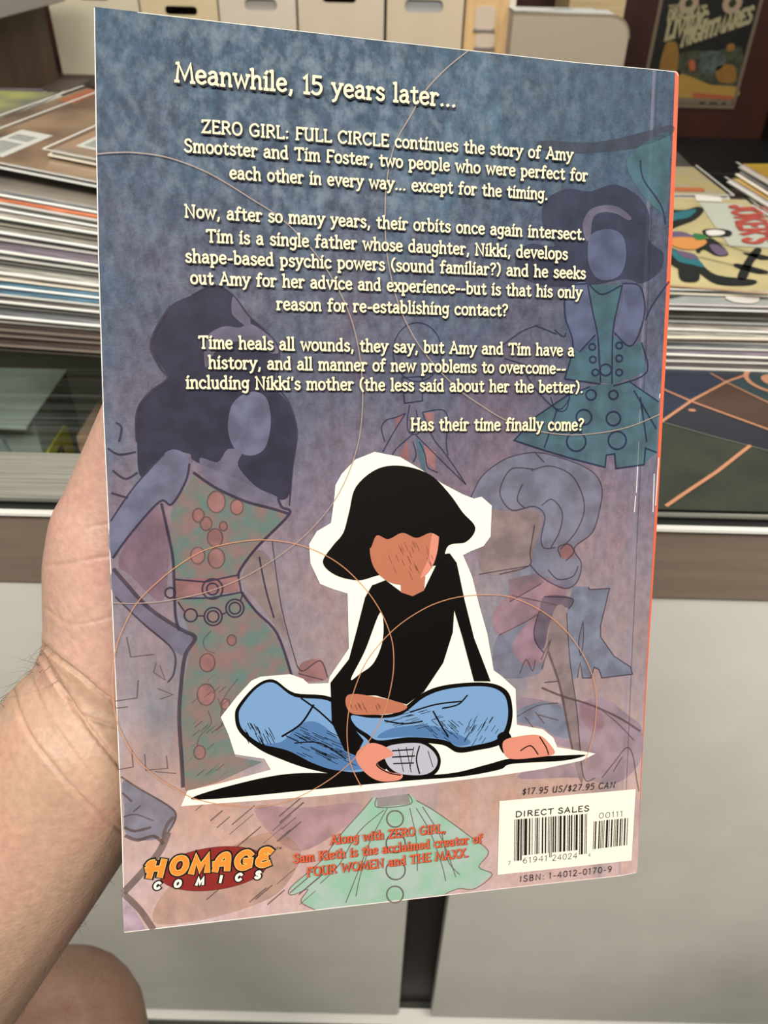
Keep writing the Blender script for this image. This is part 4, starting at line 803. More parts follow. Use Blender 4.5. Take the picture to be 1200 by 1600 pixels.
for k in range(30):
    x, y = random.uniform(295, 350), random.uniform(1060, 1220); line([(x, y), (x + 12, y - 10)], 0.4, tint('sea', (100, 150, 136), 0.5) if k % 2 else L3, 3.6, False)
p_art = art.build('printed_sketches', backc); p_art['label'] = 'faint line drawings of fashion figures'

# ---- the cut-out in the middle: a plain seated figure on a cream ground
art = MB()
cream = mat('print_cream', (255, 250, 232), 0.42, k=0.63); pk = mat('print_black', (14, 10, 9), 0.42, k=0.6); psk = mat('print_skin', (196, 122, 94), 0.42, k=0.56); psk2 = mat('print_skin_light', (232, 150, 128), 0.42, k=0.56); pblu = mat('print_denim', (128, 168, 214), 0.42, k=0.56); pblu2 = mat('print_denim_deep', (88, 128, 180), 0.42, k=0.56); pgrey = mat('print_shoe', (196, 194, 208), 0.42, k=0.56)
dot([(522, 780), (524, 758), (534, 740), (555, 718), (585, 706), (625, 714), (660, 735), (690, 755), (722, 772), (740, 779), (752, 776), (768, 790), (766, 838), (755, 853), (735, 861), (723, 867), (737, 900), (749, 948), (761, 990), (771, 1047), (782, 1055), (805, 1076), (807, 1132), (847, 1139), (864, 1152), (870, 1167), (930, 1177), (908, 1188), (847, 1201), (780, 1211), (698, 1221), (650, 1227), (500, 1243), (393, 1251), (283, 1259), (293, 1235), (350, 1222), (423, 1202), (413, 1185), (367, 1178), (357, 1147), (345, 1120), (370, 1088), (393, 1063), (407, 1057), (453, 1053), (473, 1060), (482, 1068), (513, 1067), (515, 1057), (545, 1013), (543, 927), (520, 920), (500, 912), (485, 880), (483, 850), (495, 830), (517, 817)], 5, cream, False)
dot([(298, 1247), (340, 1232), (430, 1211), (500, 1207), (600, 1212), (700, 1208), (760, 1194), (800, 1184), (870, 1180), (915, 1179), (880, 1188), (800, 1193), (780, 1202), (720, 1213), (640, 1219), (500, 1232), (400, 1242), (330, 1248)], 6, pk)
# trousers, crossed legs
dot([(427, 1061), (400, 1070), (373, 1100), (367, 1118), (374, 1143), (405, 1170), (440, 1186), (480, 1200), (527, 1210), (560, 1213), (600, 1205), (600, 1170), (560, 1120), (515, 1088), (460, 1082)], 7, pk)
dot([(427, 1066), (402, 1074), (378, 1102), (373, 1118), (380, 1140), (410, 1162), (450, 1170), (490, 1192), (530, 1203), (562, 1205), (590, 1195), (580, 1165), (548, 1120), (512, 1094), (460, 1088)], 7.5, pblu)
dot([(410, 1162), (440, 1158), (470, 1130), (500, 1130), (540, 1165), (575, 1196), (530, 1203), (490, 1192), (450, 1172)], 7.8, pblu2)
dot([(543, 1112), (580, 1116), (620, 1112), (660, 1082), (700, 1069), (760, 1066), (791, 1078), (800, 1105), (797, 1137), (782, 1162), (742, 1172), (714, 1175), (690, 1163), (640, 1160), (590, 1164), (568, 1150), (550, 1135)], 8, pk)
dot([(549, 1117), (580, 1121), (624, 1117), (664, 1088), (704, 1075), (758, 1072), (785, 1083), (793, 1106), (790, 1133), (776, 1154), (740, 1164), (715, 1166), (692, 1155), (640, 1151), (592, 1156), (574, 1146), (555, 1133)], 8.5, pblu)
dot([(590, 1152), (610, 1138), (660, 1132), (700, 1140), (735, 1158), (715, 1165), (692, 1154), (640, 1150)], 8.8, pblu2)
for q, w in (([(640, 1112), (680, 1100), (720, 1095)], .5), ([(676, 1110), (690, 1135), (700, 1150)], .5), ([(600, 1125), (630, 1130), (660, 1126)], .5), ([(470, 1090), (500, 1112), (540, 1150)], .5), ([(440, 1150), (470, 1130), (490, 1100)], .6), ([(460, 1160), (500, 1160), (540, 1185)], .4), ([(730, 1085), (715, 1100), (690, 1106)], .5)): line(q, w, pk, 9)
dot([(600, 1162), (650, 1156), (676, 1165), (688, 1185), (682, 1206), (660, 1215), (620, 1212), (598, 1192)], 9, pk); dot([(604, 1166), (650, 1160), (672, 1169), (683, 1186), (677, 1202), (658, 1210), (622, 1207), (603, 1190)], 9.5, pgrey)
for q in ([(612, 1172), (645, 1170)], [(612, 1182), (648, 1180)], [(614, 1192), (646, 1191)], [(655, 1164), (650, 1185), (655, 1208)]): line(q, .45, pk, 10)
# plain dark top with both arms
top_l = [(602, 906), (581, 914), (570, 933), (557, 984), (545, 1029), (516, 1066), (518, 1128), (538, 1172), (556, 1180), (568, 1156), (550, 1134), (543, 1085), (587, 1086), (635, 1100), (662, 1080), (692, 1035), (707, 987), (709, 953), (722, 996), (740, 1064), (766, 1064), (740, 996), (725, 936), (713, 879), (702, 864), (686, 866), (680, 884), (662, 921), (644, 930), (626, 924)]
dot(top_l, 9, pk, False)
dot([(594, 956), (570, 1016), (548, 1060), (562, 1052), (584, 1034), (598, 996)], 9.5, cream); dot([(543, 1085), (587, 1088), (634, 1101), (622, 1112), (580, 1116), (546, 1112)], 9.5, psk)
dot([(560, 1171), (580, 1160), (602, 1166), (614, 1178), (600, 1185), (590, 1194), (608, 1205), (628, 1209), (622, 1218), (592, 1219), (570, 1206), (556, 1186)], 10.5, psk2); line([(600, 1185), (588, 1194), (606, 1206), (626, 1210)], .4, pk, 11)
dot([(776, 1150), (792, 1142), (800, 1160), (786, 1176)], 10, pk); dot([(786, 1157), (812, 1149), (842, 1148), (860, 1164), (865, 1177), (840, 1182), (802, 1185), (788, 1178)], 10.5, psk2); line([(842, 1150), (852, 1166), (856, 1178)], .4, pk, 11); line([(812, 1172), (828, 1164), (840, 1178)], .4, pk, 11)
# neck, blank face and a plain rounded bob
dot([(625, 900), (664, 900), (662, 922), (644, 931), (626, 925)], 10, psk, False)
dot([(545, 800), (556, 760), (590, 732), (630, 728), (672, 742), (702, 772), (722, 800), (742, 824), (728, 846), (700, 852), (686, 880), (640, 890), (592, 898), (560, 906), (524, 898), (504, 878), (520, 852), (536, 832)], 10.5, pk)
dot([(580, 838), (578, 866), (586, 890), (606, 908), (632, 913), (656, 905), (675, 884), (684, 852), (681, 826), (640, 812), (600, 818)], 11, psk)
dot([(684, 852), (681, 828), (674, 836), (668, 872), (656, 903), (675, 884)], 11.5, psk2)
dot([(570, 806), (640, 792), (690, 808), (690, 838), (672, 832), (650, 840), (628, 832), (606, 842), (588, 836), (578, 856), (570, 840)], 12, pk)
hr = random.Random(11)
def hatch(cx, cy, rx, ry, n, dx, dy, m, w, lay):
    for k in range(n):
        a = hr.uniform(0, 6.28); q = math.sqrt(hr.random()); x, y = cx + rx * q * math.cos(a), cy + ry * q * math.sin(a); t = hr.uniform(0.5, 1)
        line([(x, y), (x + dx * t, y + dy * t)], w, m, lay, False)
hatch(400, 1140, 22, 18, 26, 8, 16, pk, .18, 9); hatch(480, 1155, 40, 22, 30, 26, 12, pk, .18, 9); hatch(530, 1175, 30, 18, 20, 22, 10, pk, .18, 9)
hatch(640, 1125, 50, 14, 26, 18, -5, pk, .18, 9.2); hatch(755, 1135, 26, 20, 26, -9, 14, pk, .18, 9.2); hatch(690, 1135, 30, 18, 20, 14, 12, pk, .18, 9.2); hatch(640, 868, 34, 26, 26, 6, 14, mat('print_skin_line', (120, 66, 50), 0.42, k=0.56), .12, 11.8); hatch(570, 1098, 24, 7, 10, 4, 10, pk, .12, 9.8)
for x0, y0, x1, y1 in ((622, 1168, 630, 1205), (634, 1166, 642, 1206), (646, 1166, 640, 1200), (668, 1172, 676, 1198)): line([(x0, y0), (x1, y1)], .22, pk, 10, False)
fig = art.build('printed_figure', backc); fig['label'] = 'cream cut-out with a plain seated figure in a dark top and blue trousers'

# ---- thin orbit rings
art = MB(); ring_p = mat('ring_pale', (190, 166, 150), 0.42, k=0.6, alpha=0.7); ring_o = mat('ring_orange', (222, 158, 116), 0.42, k=0.6, alpha=0.75)
line([(150, 242), (182, 239.5), (215, 240), (265, 248), (327, 272), (390, 310), (440, 343), (486, 389), (520, 438), (547, 495), (562, 560), (566, 630), (558, 697), (536, 757), (506, 804), (460, 850), (393, 895), (327, 923), (260, 938), (210, 942), (176, 941)], 0.32, ring_p, 13)
line([(733, 79), (697, 108), (664, 143), (639, 185), (618, 222), (607, 262), (601.5, 310), (602, 377), (609.6, 430), (623, 478), (646, 527), (677, 569.5), (715, 608), (753, 635), (792, 657.7), (838, 673), (891, 679.5), (945, 675), (987, 665), (1030, 647)], 0.32, ring_p, 13)
line([(180, 1020), (190, 987), (213, 943), (247, 908), (280, 882), (320, 859), (367, 847), (413, 843), (460, 849), (500, 863), (533, 883), (560, 908), (580, 932), (598, 962), (611, 997), (614.6, 1029), (612, 1062), (602, 1104), (584, 1144), (560, 1176), (530, 1205), (493, 1230), (450, 1250), (405, 1259), (350, 1256), (303, 1246), (273, 1230), (243, 1211), (213, 1183), (193, 1150), (181, 1117), (176, 1068)], 0.30, ring_o, 13, closed=True)
line([(564, 1228), (548, 1194), (542, 1155), (543.5, 1116), (552, 1080), (569, 1038), (593, 1005), (620, 978), (650, 957), (680, 942), (716, 932), (758, 928.5), (800, 933), (847, 955), (881, 983), (905, 1014), (922, 1048), (930, 1081), (930, 1115), (925, 1152), (912, 1190)], 0.30, ring_o, 13)
art.build('printed_rings', backc)

# ---- the blurb, the credit line and their drop shadows
LINES = [("Meanwhile, 15 years later...", (274, 128.5), (711, 168.5), 29), ("ZERO GIRL: FULL CIRCLE continues the story of Amy", (315, 208), (893, 252), 19.5), ("Smootster and Tim Foster, two people who were perfect for", (288, 238), (916, 284), 19.5), ("each other in every way... except for the timing.", (359, 280), (854, 313), 19.5),
 ("Now, after so many years, their orbits once again intersect.", (289, 340), (912, 375.5), 19.5), ("Tim is a single father whose daughter, Nikki, develops", (323, 378.5), (885, 406), 19.5), ("shape-based psychic powers (sound familiar?) and he seeks", (290, 410), (913, 436), 19.5), ("out Amy for her advice and experience--but is that his only", (298, 443.5), (907, 466), 19.5), ("reason for re-establishing contact?", (432, 484), (792, 494), 19.5),
 ("Time heals all wounds, they say, but Amy and Tim have a", (311, 544), (895, 556), 19.5), ("history, and all manner of new problems to overcome--", (326, 575.5), (882, 584), 19.5), ("including Nikki's mother (the less said about her the better).", (291, 606.5), (909, 613.5), 19.5), ("Has their time finally come?", (641, 672), (910, 672), 19.5)]
MM = 0.1545 / 1000 * 1.0     # about one photo pixel on the page
def blurb(mb, lines, m, lay, off, wt, k=1.0):
    for t, l, r, cap in lines:
        a, b2 = bp(*l), bp(*r)
        s = (a[0] - bp(l[0] - 1, l[1])[0] + b2[0] - bp(r[0] - 1, r[1])[0]) / 2
        d = (b2[0] - a[0], b2[1] - a[1]); L = math.hypot(*d)
        write(mb, t, a, b2, cap * s * k, m, at(lay), weight=wt, off=(off * s, -off * s), up=(-d[1] / L, d[0] / L), space=3.4)
txt = MB(); ts = mat('text_shadow', (26, 26, 36), 0.45); tcr = mat('text_cream', (255, 240, 200), 0.42, k=0.62)
blurb(txt, LINES[:1], ts, 14, 2.0, 1.2, 0.87); blurb(txt, LINES[1:], ts, 14, 1.6, 1.22, 0.85); blurb(txt, LINES[:1], tcr, 16, 0, 1.15, 0.87); blurb(txt, LINES[1:], tcr, 16, 0, 1.2, 0.85)
o = txt.build('printed_blurb', backc); o['label'] = 'cream blurb lettering with dark drop shadows'
txt = MB(); CL = [("Along with ZERO GIRL,", (516, 1317), (695, 1298), 15.5), ("Sam Kieth is the acclaimed creator of", (458, 1346), (752, 1314), 15.5), ("FOUR WOMEN and THE MAXX.", (479, 1367), (731, 1336), 15.5)]
blurb(txt, CL, mat('text_maroon', (120, 44, 40), 0.45), 14, 1.1, 1.15, 0.85); blurb(txt, CL, mat('text_orange', (236, 106, 66), 0.42, k=0.56), 16, 0, 1.1, 0.85)
o = txt.build('printed_credit', backc); o['label'] = 'orange credit lettering over the green skirt'

# ---- price, sales panel and bar codes
bc = MB(); kk = mat('bar_black', (26, 24, 24), 0.45)
bc.holed([BP([(780, 1251), (992.5, 1232.5), (986, 1343.7), (777, 1366)])], mat('panel_white', (254, 246, 228), 0.42, k=0.63), at(6))
def small(t, l, r, cap, wt=1.0, gap=0.9, slant=0.0, mt=None, lay=8, space=3.0):
    a, b2 = bp(*l), bp(*r); d = (b2[0] - a[0], b2[1] - a[1]); L = math.hypot(*d); s = a[0] - bp(l[0] - 1, l[1])[0]
    write(bc, t, a, b2, cap * s * 0.9, mt or kk, at(lay), weight=wt, serif=False, gap=gap, slant=slant, up=(-d[1] / L, d[0] / L), space=space)
small('$17.95 US/$27.95 CAN', (815, 1241), (960, 1230), 10.5, 0.95, 1.3, 0.12, space=4); small('ISBN: 1-4012-0170-9', (811, 1377), (955, 1361), 10, 0.9, 1.6, space=3.5)
small('DIRECT SALES', (804.5, 1275.7), (919.5, 1266), 9.2, 1.5, 1.0)
small('61941', (815.7, 1348), (854.5, 1344), 9.5, 0.75, 1.0); small('24024', (861.7, 1343.7), (901, 1340), 9.5, 0.75, 1.0); small('7', (792.5, 1350.8), (797, 1350.3), 6.5, 0.8); small('4', (918, 1337.8), (922, 1337.4), 6, 0.8); small('00111', (934.5, 1278), (972.5, 1274.5), 9, 0.75, 1.0)
def bars(tl, tr, br, bl, pat, ext=()):
    n = len(pat); i = 0
    f = lambda u, v: (tl[0] + (tr[0] - tl[0]) * u + (bl[0] - tl[0]) * v + (tl[0] - tr[0] - bl[0] + br[0]) * u * v, tl[1] + (tr[1] - tl[1]) * u + (bl[1] - tl[1]) * v + (tl[1] - tr[1] - bl[1] + br[1]) * u * v)
    while i < n:
        if pat[i] == '1':
            j = i
            while j < n and pat[j] == '1': j += 1
            vb = 1.13 if (i < 10 or i > n - 11 or 44 < i < 50) and ext else 1.0
            a, b2 = (i + 0.05) / n, (j - 0.05) / n
            bc.holed([BP([f(a, 0), f(b2, 0), f(b2, vb), f(a, vb)])], kk, at(8)); i = j
        else: i += 1
LC = {'0': '0001101', '1': '0011001', '2': '0010011', '4': '0100011', '6': '0101111', '7': '0111011', '9': '0001011'}
inv = lambda s: ''.join('1' if c == '0' else '0' for c in s)
upc = '101' + ''.join(LC[c] for c in '761941') + '01010' + ''.join(inv(LC[c]) for c in '240244') + '101'
bars((803, 1279.5), (916.5, 1270.5), (916, 1326), (802.5, 1337), upc, (1,))
bars((927, 1282.5), (980.5, 1277), (979, 1319.5), (925.5, 1326), '1011' + '01'.join(('0001101', '0100111', '0011001', '0110011', '0011001')))
o = bc.build('printed_sales_panel', backc); o['label'] = 'cream panel with black bar codes, prices and numbers'

# ---- publisher's badge
bc = MB(); red_e = mat('badge_red', (150, 50, 46), 0.42, k=0.56); org_e = mat('badge_orange', (250, 154, 62), 0.42, k=0.56); yel_e = mat('badge_rim', (255, 214, 130), 0.42, k=0.56)
el = [(334 + 85 * math.cos(a) + 0 , 1356.5 - 9.5 * math.cos(a) + 33.5 * math.sin(a)) for a in (2 * math.pi * k / 48 for k in range(48))]
bc.holed([BP(el)], red_e, at(5)); bc.ribbon(BP(el), 0.0001, kk, at(5.5), True)
HG = {'H': (6.2, 'l1.4 6.9 .7 0|s-.6 3.6 1.0 3.8 5.4 3.5|l5.4 7.2 4.9 0|s1.4 6.9 .3 6.6 -.3 5.6'), 'O': (6.2, GLY['O'][1]), 'M': (7.4, 'l.8 0 1.7 6.6 3.9 1.6 6.1 6.8 6.8 0'), 'A': (6.0, 's.6 0 1.2 4.6 2.9 6.9 4.6 6.4 5.2 0|s-.2 3 2 3 5.4 3'), 'G': (6.0, GLY['G'][1]), 'E': (5.4, 's5 6.2 3.6 7.2 1.8 6.6 1.8 4.6 3.6 3.9|s3.6 3.9 1.2 3.2 1 1 2.8 .1 5 .8')}
def logo(word, tab, spots, cap, wt, layers, slant, sx):
    keep = {c: GLY[c] for c in set(word)}
    if tab: GLY.update({c: tab[c] for c in set(word)})
    for (m, dw, lay) in layers:
        for ch, (cx, by) in zip(word, spots):
            w = GLY[ch][0] * cap / 7.2 * sx
            l, r = (cx - w / 2, by + 0.045 * w), (cx + w / 2, by - 0.045 * w)
            a, b2 = bp(*l), bp(*r); d = (b2[0] - a[0], b2[1] - a[1]); L = math.hypot(*d); s = a[0] - bp(l[0] - 1, l[1])[0]
            if m is None: continue
            strokes, tw = text_strokes(ch, False)
            gw = GLY[ch][0]
            for p, cl in strokes:
                q = [(a[0] + d[0] / L * ((x / gw) * L + slant * y * cap * s / 7.2) + (-d[1] / L) * y * cap * s / 7.2, a[1] + d[1] / L * ((x / gw) * L + slant * y * cap * s / 7.2) + (d[0] / L) * y * cap * s / 7.2) for x, y in p]
                if not cl:
                    for e, n in ((0, 1), (-1, -2)):
                        dd = Vector(q[e]) - Vector(q[n])
                        if dd.length > 1e-9: dd = dd.normalized() * (dw * 0.32 * s); q[e] = (q[e][0] + dd.x, q[e][1] + dd.y)
                bc.ribbon(q, dw * s, m, at(lay), cl)
    GLY.update(keep)
HS = [(243, 1368), (278, 1363), (311, 1361), (346, 1358), (379, 1355), (410, 1351)]
logo('HOMAGE', HG, HS, 25.5, 0, [(kk, 15.5, 6), (yel_e, 10.2, 7), (org_e, 8.2, 8)], 0.16, 1.14)
CS = [(245, 1387), (277, 1384), (312, 1380.5), (344, 1377), (372, 1374), (402, 1370.5)]
logo('COMICS', None, CS, 10.5, 0, [(kk, 8.8, 9), (mat('badge_cream', (255, 248, 230), 0.42, k=0.63), 4.2, 10)], 0.2, 1.1)
small('T', (431, 1326.3), (435, 1325.9), 4, 1.2); small('M', (435.5, 1326), (440, 1325.5), 4, 1.2)
o = bc.build('printed_badge', backc); o['label'] = 'dark red oval badge with orange and white lettering'

for part in [backc] + list(backc.children):
    for m_ in part.data.materials: m_.node_tree.nodes['Principled BSDF'].inputs['Specular IOR Level'].default_value = 0.10

# ------------------------------------------------------------------ the person holding the book: left arm and hand, bent left knee
def bdepth(px, py):
    d = Vector(((px - 600) / F, (py - 800) / F, 1.0)); return T0.dot(nx) / d.dot(nx)
def hp(px, py, behind):           # a joint seen at this spot, so far behind the plane of the book's back cover
    d0 = bdepth(px, py); return at_depth(px, py, d0 + behind)
SK = []
def cap(p0, r0, p1, r1): SK.append((Vector(p0), r0, Vector(p1), r1))
def chain(*q):
    for a, b2 in zip(q, q[1:]): cap(a[0], a[1], b2[0], b2[1])
back = 0.0115
wr = at_depth(140, 1162, 0.262)
fa1 = at_depth(18, 1334, 0.270); fa2 = at_depth(-170, 1594, 0.292); elbow = at_depth(-360, 1850, 0.33)
wr2 = at_depth(178, 1105, 0.268)
chain((wr2, 0.0285), (wr, 0.0318), (fa1, 0.0345), (fa2, 0.040), (elbow, 0.043))
shoulder = Vector((-0.30, -0.24, 1.02)); chain((elbow, 0.043), ((elbow + shoulder) / 2, 0.047), (shoulder, 0.055))
# palm: heel, thumb ball, finger roots
heel_t = hp(185, 1010, back + 0.026); ball = hp(178, 890, back + 0.0245); thumb0 = hp(180, 838, back + 0.023)
chain((wr2, 0.029), (heel_t, 0.0235), (ball, 0.0222), (thumb0, 0.0208))
th1 = hp(223, 692, back + 0.0165); th2 = hp(248, 592, back + 0.0130); th3 = hp(280, 520, back + 0.010)
chain((thumb0, 0.0200), (th1, 0.0158), (th2, 0.0122), (th3, 0.0092))
roots = [hp(352, 738, back + 0.0125), hp(408, 752, back + 0.0125), hp(458, 790, back + 0.012), hp(500, 845, back + 0.0115)]
for rt, w_ in zip(roots, (0.0125, 0.0122, 0.0118, 0.0112)): cap(wr2, 0.023, rt, w_)
hypo = hp(330, 1080, back + 0.021); cap(wr2, 0.026, hypo, 0.0195); cap(hypo, 0.0195, roots[3], 0.0115); cap(heel_t, 0.021, roots[0], 0.0125)
for rt, mids in zip(roots, (((372, 600), (384, 510), (392, 440)), ((436, 590), (456, 486), (468, 408)), ((494, 640), (520, 545), (534, 478)), ((545, 740), (572, 672), (588, 618)))):
    js = [rt] + [hp(x, y, back + r_) for (x, y), r_ in zip(mids, (0.0092, 0.0082, 0.0072))]
    chain(*zip(js, (0.0112, 0.0090, 0.0080, 0.0068)))
# leg: thigh, knee, shin, foot
knee = at_depth(90, 1640, 0.55); hip = Vector((knee.x + 0.06, -0.20, 0.46)); ank = Vector((knee.x + 0.01, 0.13, 0.085))
kcap = knee + Vector((0, 0.004, 0.004))
chain((hip, 0.088), ((hip + knee) / 2 + Vector((0, 0, -0.012)), 0.074), (knee, 0.060))
chain((kcap, 0.0615), (knee + Vector((0, 0.012, -0.06)), 0.052), ((knee + ank) / 2 + Vector((0, -0.02, 0.02)), 0.056), (ank, 0.036))
chain((ank, 0.036), (ank + Vector((0, -0.04, -0.045)), 0.036)); chain((ank + Vector((0, -0.04, -0.048)), 0.034), (ank + Vector((-0.01, 0.12, -0.06)), 0.024))
# torso joining hip and shoulder, behind the camera
chest = Vector((-0.12, -0.30, 0.93)); pel = Vector((-0.02, -0.27, 0.44))
chain((hip, 0.085), (pel, 0.10), (Vector((-0.10, -0.32, 0.68)), 0.105), (chest, 0.115)); cap(chest, 0.10, shoulder, 0.055)
rkn = Vector((0.36, 0.15, 0.56)); rhip = Vector((0.12, -0.22, 0.46)); rank = Vector((0.36, 0.10, 0.085))  # right leg, out of view, added to shade the lower right panel
chain((rhip, 0.088), ((rhip + rkn) / 2 + Vector((0, 0, -0.012)), 0.074), (rkn, 0.060)); chain((rkn, 0.060), (rkn + Vector((0, 0.01, -0.06)), 0.052), ((rkn + rank) / 2 + Vector((0, -0.02, 0.02)), 0.056), (rank, 0.036))
chain((rank, 0.036), (rank + Vector((0, -0.04, -0.045)), 0.036)); chain((rank + Vector((0, -0.04, -0.048)), 0.034), (rank + Vector((0.01, 0.12, -0.06)), 0.024)); cap(rhip, 0.085, pel, 0.10)

BV, BF = [], []
for p, r, q, s in SK:
    bm = bmesh.new()
    for c, rr in ((p, r), (q, s)): bmesh.ops.create_icosphere(bm, subdivisions=3, radius=rr, matrix=Matrix.Translation(c))
    pts = [v.co.copy() for v in bm.verts]; bm.free()
    bm = bmesh.new()
    for c in pts: bm.verts.new(c)
    bmesh.ops.convex_hull(bm, input=list(bm.verts))
    bmesh.ops.delete(bm, geom=[v for v in bm.verts if not v.link_faces], context='VERTS')
    bmesh.ops.recalc_face_normals(bm, faces=bm.faces); bm.verts.index_update()
    n0 = len(BV); BV += [tuple(v.co) for v in bm.verts]; BF += [tuple(n0 + v.index for v in f.verts) for f in bm.faces]; bm.free()
me = bpy.data.meshes.new('body'); me.from_pydata(BV, [], BF); me.update()
body = bpy.data.objects.new('body', me); COL.objects.link(body)
rm = body.modifiers.new('join', 'REMESH'); rm.mode = 'VOXEL'; rm.voxel_size = 0.0019
sm = body.modifiers.new('soften', 'SMOOTH'); sm.factor = 0.5; sm.iterations = 9
dg = bpy.context.evaluated_depsgraph_get()
me2 = bpy.data.meshes.new_from_object(body.evaluated_get(dg)); body.modifiers.clear(); body.data = me2

# skin folds: wrist and palm creases pressed into the surface where they run
def to_px(P):
    v = P - CAM; z = v.dot(FWD); return 600 + F * v.dot(RGT) / z, 800 - F * v.dot(UP) / z, z
FOLDS = [([(62, 1004), (90, 1028), (122, 1052), (152, 1078), (178, 1098), (200, 1125)], 3.2, 0.0011), ([(58, 1012), (84, 1060), (112, 1098), (148, 1148), (186, 1196), (215, 1235)], 3.2, 0.0011), ([(66, 1020), (100, 1075), (120, 1112), (140, 1122), (168, 1132), (200, 1140)], 3.0, 0.0005),
 ([(22, 1062), (26, 1100), (48, 1150), (80, 1192), (108, 1226), (150, 1268), (190, 1300)], 2.6, 0.0006), ([(72, 884), (110, 880), (160, 870), (190, 868)], 3, 0.00022), ([(100, 866), (130, 828), (175, 818)], 3, 0.00018), ([(70, 950), (110, 975), (160, 968), (190, 955)], 2.6, 0.00016), ([(40, 1040), (70, 1110), (110, 1170), (150, 1220)], 3.5, 0.0004), ([(76, 930), (100, 980), (130, 1020)], 2.0, 0.00010), ([(90, 920), (118, 972), (150, 1012)], 2.0, 0.00010), ([(110, 925), (140, 965), (180, 1000)], 2.0, 0.00010)]
SEG = []
for q, w, d in FOLDS:
    c = catmull(q, 6)
    for a, b2 in zip(c, c[1:]): SEG.append((a, b2, w, d))
bm = bmesh.new(); bm.from_mesh(me2)
pick = set()
for f in bm.faces:
    c = f.calc_center_median()
    if c.z < 0.82 or c.y < -0.02 or f.normal.dot(c - CAM) > 0: continue
    x, y, z = to_px(c)
    if -20 < x < 215 and 800 < y < 1330 and z < 0.4: pick.update(f.edges)
bmesh.ops.subdivide_edges(bm, edges=list(pick), cuts=2, use_grid_fill=True, smooth=0.0)
bm.to_mesh(me2); bm.free()
nv = [None] * len(me2.vertices)
for i, v in enumerate(me2.vertices):
    if v.co.z < 0.82 or v.co.y < -0.02: continue
    x, y, z = to_px(v.co)
    if not (-20 < x < 260 and 780 < y < 1340): continue
    if v.normal.dot(v.co - CAM) > 0: continue
    best = {}
    for a, b2, w, d in SEG:
        if abs(x - a[0]) > 40 or abs(y - a[1]) > 40: continue
        dx, dy = b2[0] - a[0], b2[1] - a[1]; L2 = dx * dx + dy * dy
        t = max(0, min(1, ((x - a[0]) * dx + (y - a[1]) * dy) / L2)) if L2 else 0
        ds = math.hypot(x - a[0] - t * dx, y - a[1] - t * dy)
        g = d * math.exp(-(ds / w) ** 2) - 0.2 * d * math.exp(-((ds - 3.2 * w) / (1.8 * w)) ** 2)
        k = (w, d)
        if k not in best or abs(g) > abs(best[k]): best[k] = g
    if best: nv[i] = v.co - v.normal * sum(best.values())
for i, c in enumerate(nv):
    if c is not None: me2.vertices[i].co = c
me2.polygons.foreach_set('use_smooth', [True] * len(me2.polygons)); me2.update()

def skin_material(name, base, flush, deep, rough=0.48, kk_=0.5):
    m = bpy.data.materials.new(name); m.use_nodes = True; nt = m.node_tree; N = nt.nodes.new; Lk = nt.links.new
    b = nt.nodes['Principled BSDF']; b.inputs['Roughness'].default_value = rough; b.inputs['Specular IOR Level'].default_value = 0.35
    b.inputs['Subsurface Weight'].default_value = 0.25; b.inputs['Subsurface Radius'].default_value = (0.004, 0.0016, 0.0009); b.inputs['Subsurface Scale'].default_value = 1.0
    tc = N('ShaderNodeTexCoord')
    n1 = N('ShaderNodeTexNoise'); n1.inputs['Scale'].default_value = 38; n1.inputs['Detail'].default_value = 4; Lk(tc.outputs['Object'], n1.inputs[0])
    r = N('ShaderNodeValToRGB'); e = r.color_ramp.elements; e.new(0.5); e[0].position = 0.3; e[0].color = rgba(deep, kk_); e[1].position = 0.5; e[1].color = rgba(base, kk_); e[2].position = 0.72; e[2].color = rgba(flush, kk_)
    Lk(n1.outputs[0], r.inputs[0])
    n2 = N('ShaderNodeTexNoise'); n2.inputs['Scale'].default_value = 420; n2.inputs['Detail'].default_value = 3; Lk(tc.outputs['Object'], n2.inputs[0])
    mx = N('ShaderNodeMixRGB'); mx.blend_type = 'OVERLAY'; mx.inputs[0].default_value = 0.22; Lk(r.outputs[0], mx.inputs[1]); Lk(n2.outputs[0], mx.inputs[2]); Lk(mx.outputs[0], b.inputs['Base Color'])
    vo = N('ShaderNodeTexVoronoi'); vo.inputs['Scale'].default_value = 700; Lk(tc.outputs['Object'], vo.inputs[0])
    # fine stretched lines running along the wrist
    mp_ = N('ShaderNodeMapping'); mp_.inputs['Rotation'].default_value = (0, 0.5, 0.6); mp_.inputs['Scale'].default_value = (1, 1, 0.16); Lk(tc.outputs['Object'], mp_.inputs[0])
    n3 = N('ShaderNodeTexNoise'); n3.inputs['Scale'].default_value = 520; n3.inputs['Detail'].default_value = 2; Lk(mp_.outputs[0], n3.inputs[0])
    ad = N('ShaderNodeMath'); ad.operation = 'ADD'; Lk(vo.outputs[0], ad.inputs[0]); Lk(n3.outputs[0], ad.inputs[1])
    bn = N('ShaderNodeBump'); bn.inputs['Strength'].default_value = 0.16; bn.inputs['Distance'].default_value = 0.0006; Lk(ad.outputs[0], bn.inputs['Height']); Lk(bn.outputs[0], b.inputs['Normal'])
    return m
skin = skin_material('skin_arm', (222, 182, 156), (226, 174, 152), (214, 176, 148), kk_=0.52)
skin_k = skin_material('skin_knee', (178, 138, 116), (166, 120, 102), (168, 134, 112))
palm_m = skin_material('skin_palm', (236, 188, 168), (236, 174, 160), (232, 188, 166), kk_=0.52)
cloth = mat('shirt_cloth', (70, 72, 78), 0.9, noise=0.06, scale=300)
for m in (skin, skin_k, palm_m, cloth): me2.materials.append(m)
mi = []
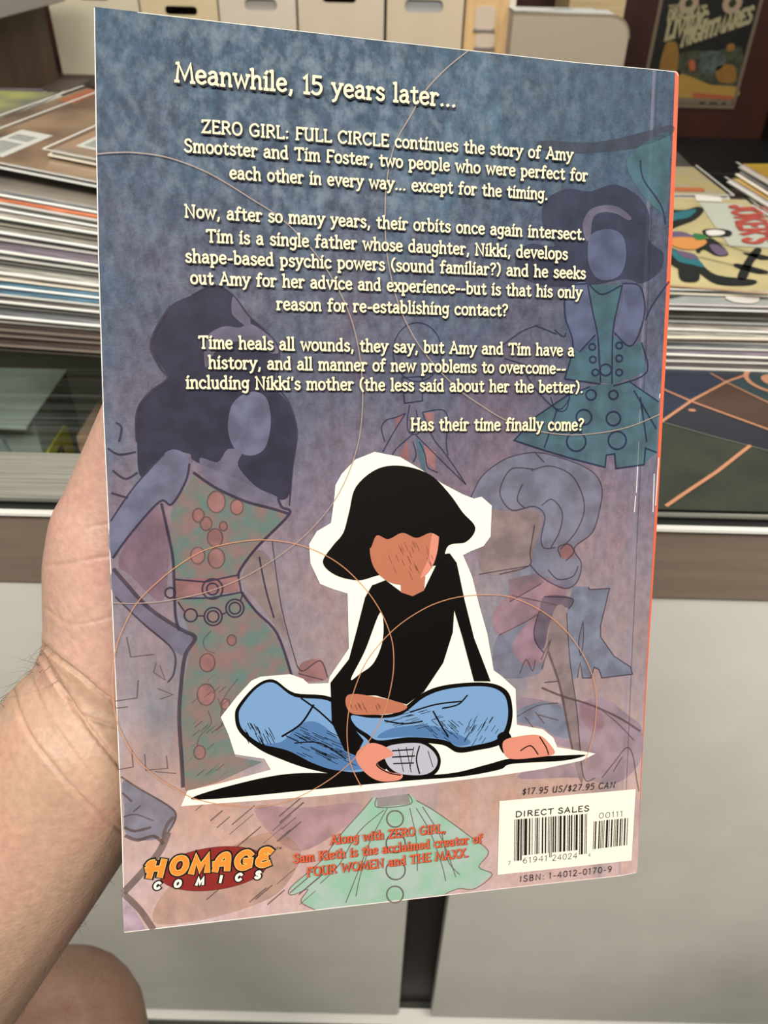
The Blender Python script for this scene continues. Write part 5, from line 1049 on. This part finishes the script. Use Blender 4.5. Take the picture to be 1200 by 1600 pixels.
for p in me2.polygons:
    c = p.center
    if c.y < -0.06: mi.append(3)
    elif c.z < 0.66: mi.append(1)
    else:
        x, y, z = to_px(c); mi.append(2 if (y < 990 + (x - 60) * 0.95 and z < 0.4 and x > 40) else 0)
me2.polygons.foreach_set('material_index', mi)
person = empty('person', (ank.x, ank.y, 0.0), "person's bare left forearm and hand holding the book from behind, bent bare knee below", 'person')
body.parent = person; body.matrix_parent_inverse = Matrix.Translation((-ank.x, -ank.y, 0))

# a few stray dark hairs along the arm and on the knee
def hairs(name, roots_, length, rad, label):
    cu = bpy.data.curves.new(name, 'CURVE'); cu.dimensions = '3D'; cu.bevel_depth = rad; cu.bevel_resolution = 0
    for P, nrm, tan in roots_:
        sp = cu.splines.new('POLY'); sp.points.add(4); bend = Vector((random.uniform(-1, 1), random.uniform(-1, 1), random.uniform(-1, 1))) * 0.5
        for k in range(5):
            t = k / 4; q = P + (nrm * 0.35 + tan * 0.8) * (length * t * random.uniform(0.9, 1.1)) + bend * (length * t * t); sp.points[k].co = (*q, 1); sp.points[k].radius = 1 - 0.7 * t
    cu.materials.append(mat('dark_hair', (58, 42, 34), 0.6))
    o = bpy.data.objects.new(name, cu); COL.objects.link(o); o.parent = person; o.matrix_parent_inverse = Matrix.Translation((-ank.x, -ank.y, 0)); o['kind'] = 'stuff'; o['label'] = label
fore, kn = [], []
axis = (fa1 - wr).normalized()
for v in me2.vertices:
    x, y, z = to_px(v.co)
    if z < 0.45 and -30 < x < 200 and 1000 < y < 1620 and v.co.y > 0:
        facing = abs(v.normal.dot((v.co - CAM).normalized()))
        if facing < 0.35: fore.append((v.co.copy(), v.normal.copy(), axis * random.choice((1, 0.6, -0.2))))
    elif 0.45 < z < 0.62 and -20 < x < 260 and y > 1470 and v.normal.dot(v.co - CAM) < 0.02 * z: kn.append((v.co.copy(), v.normal.copy(), Vector((0.8, -0.2, -0.6))))
random.shuffle(fore); random.shuffle(kn)
hairs('arm_hair', fore[:70], 0.009, 0.00006, 'sparse dark hairs on the forearm'); hairs('knee_hair', kn[:90], 0.010, 0.00010, 'sparse dark hairs on the knee')
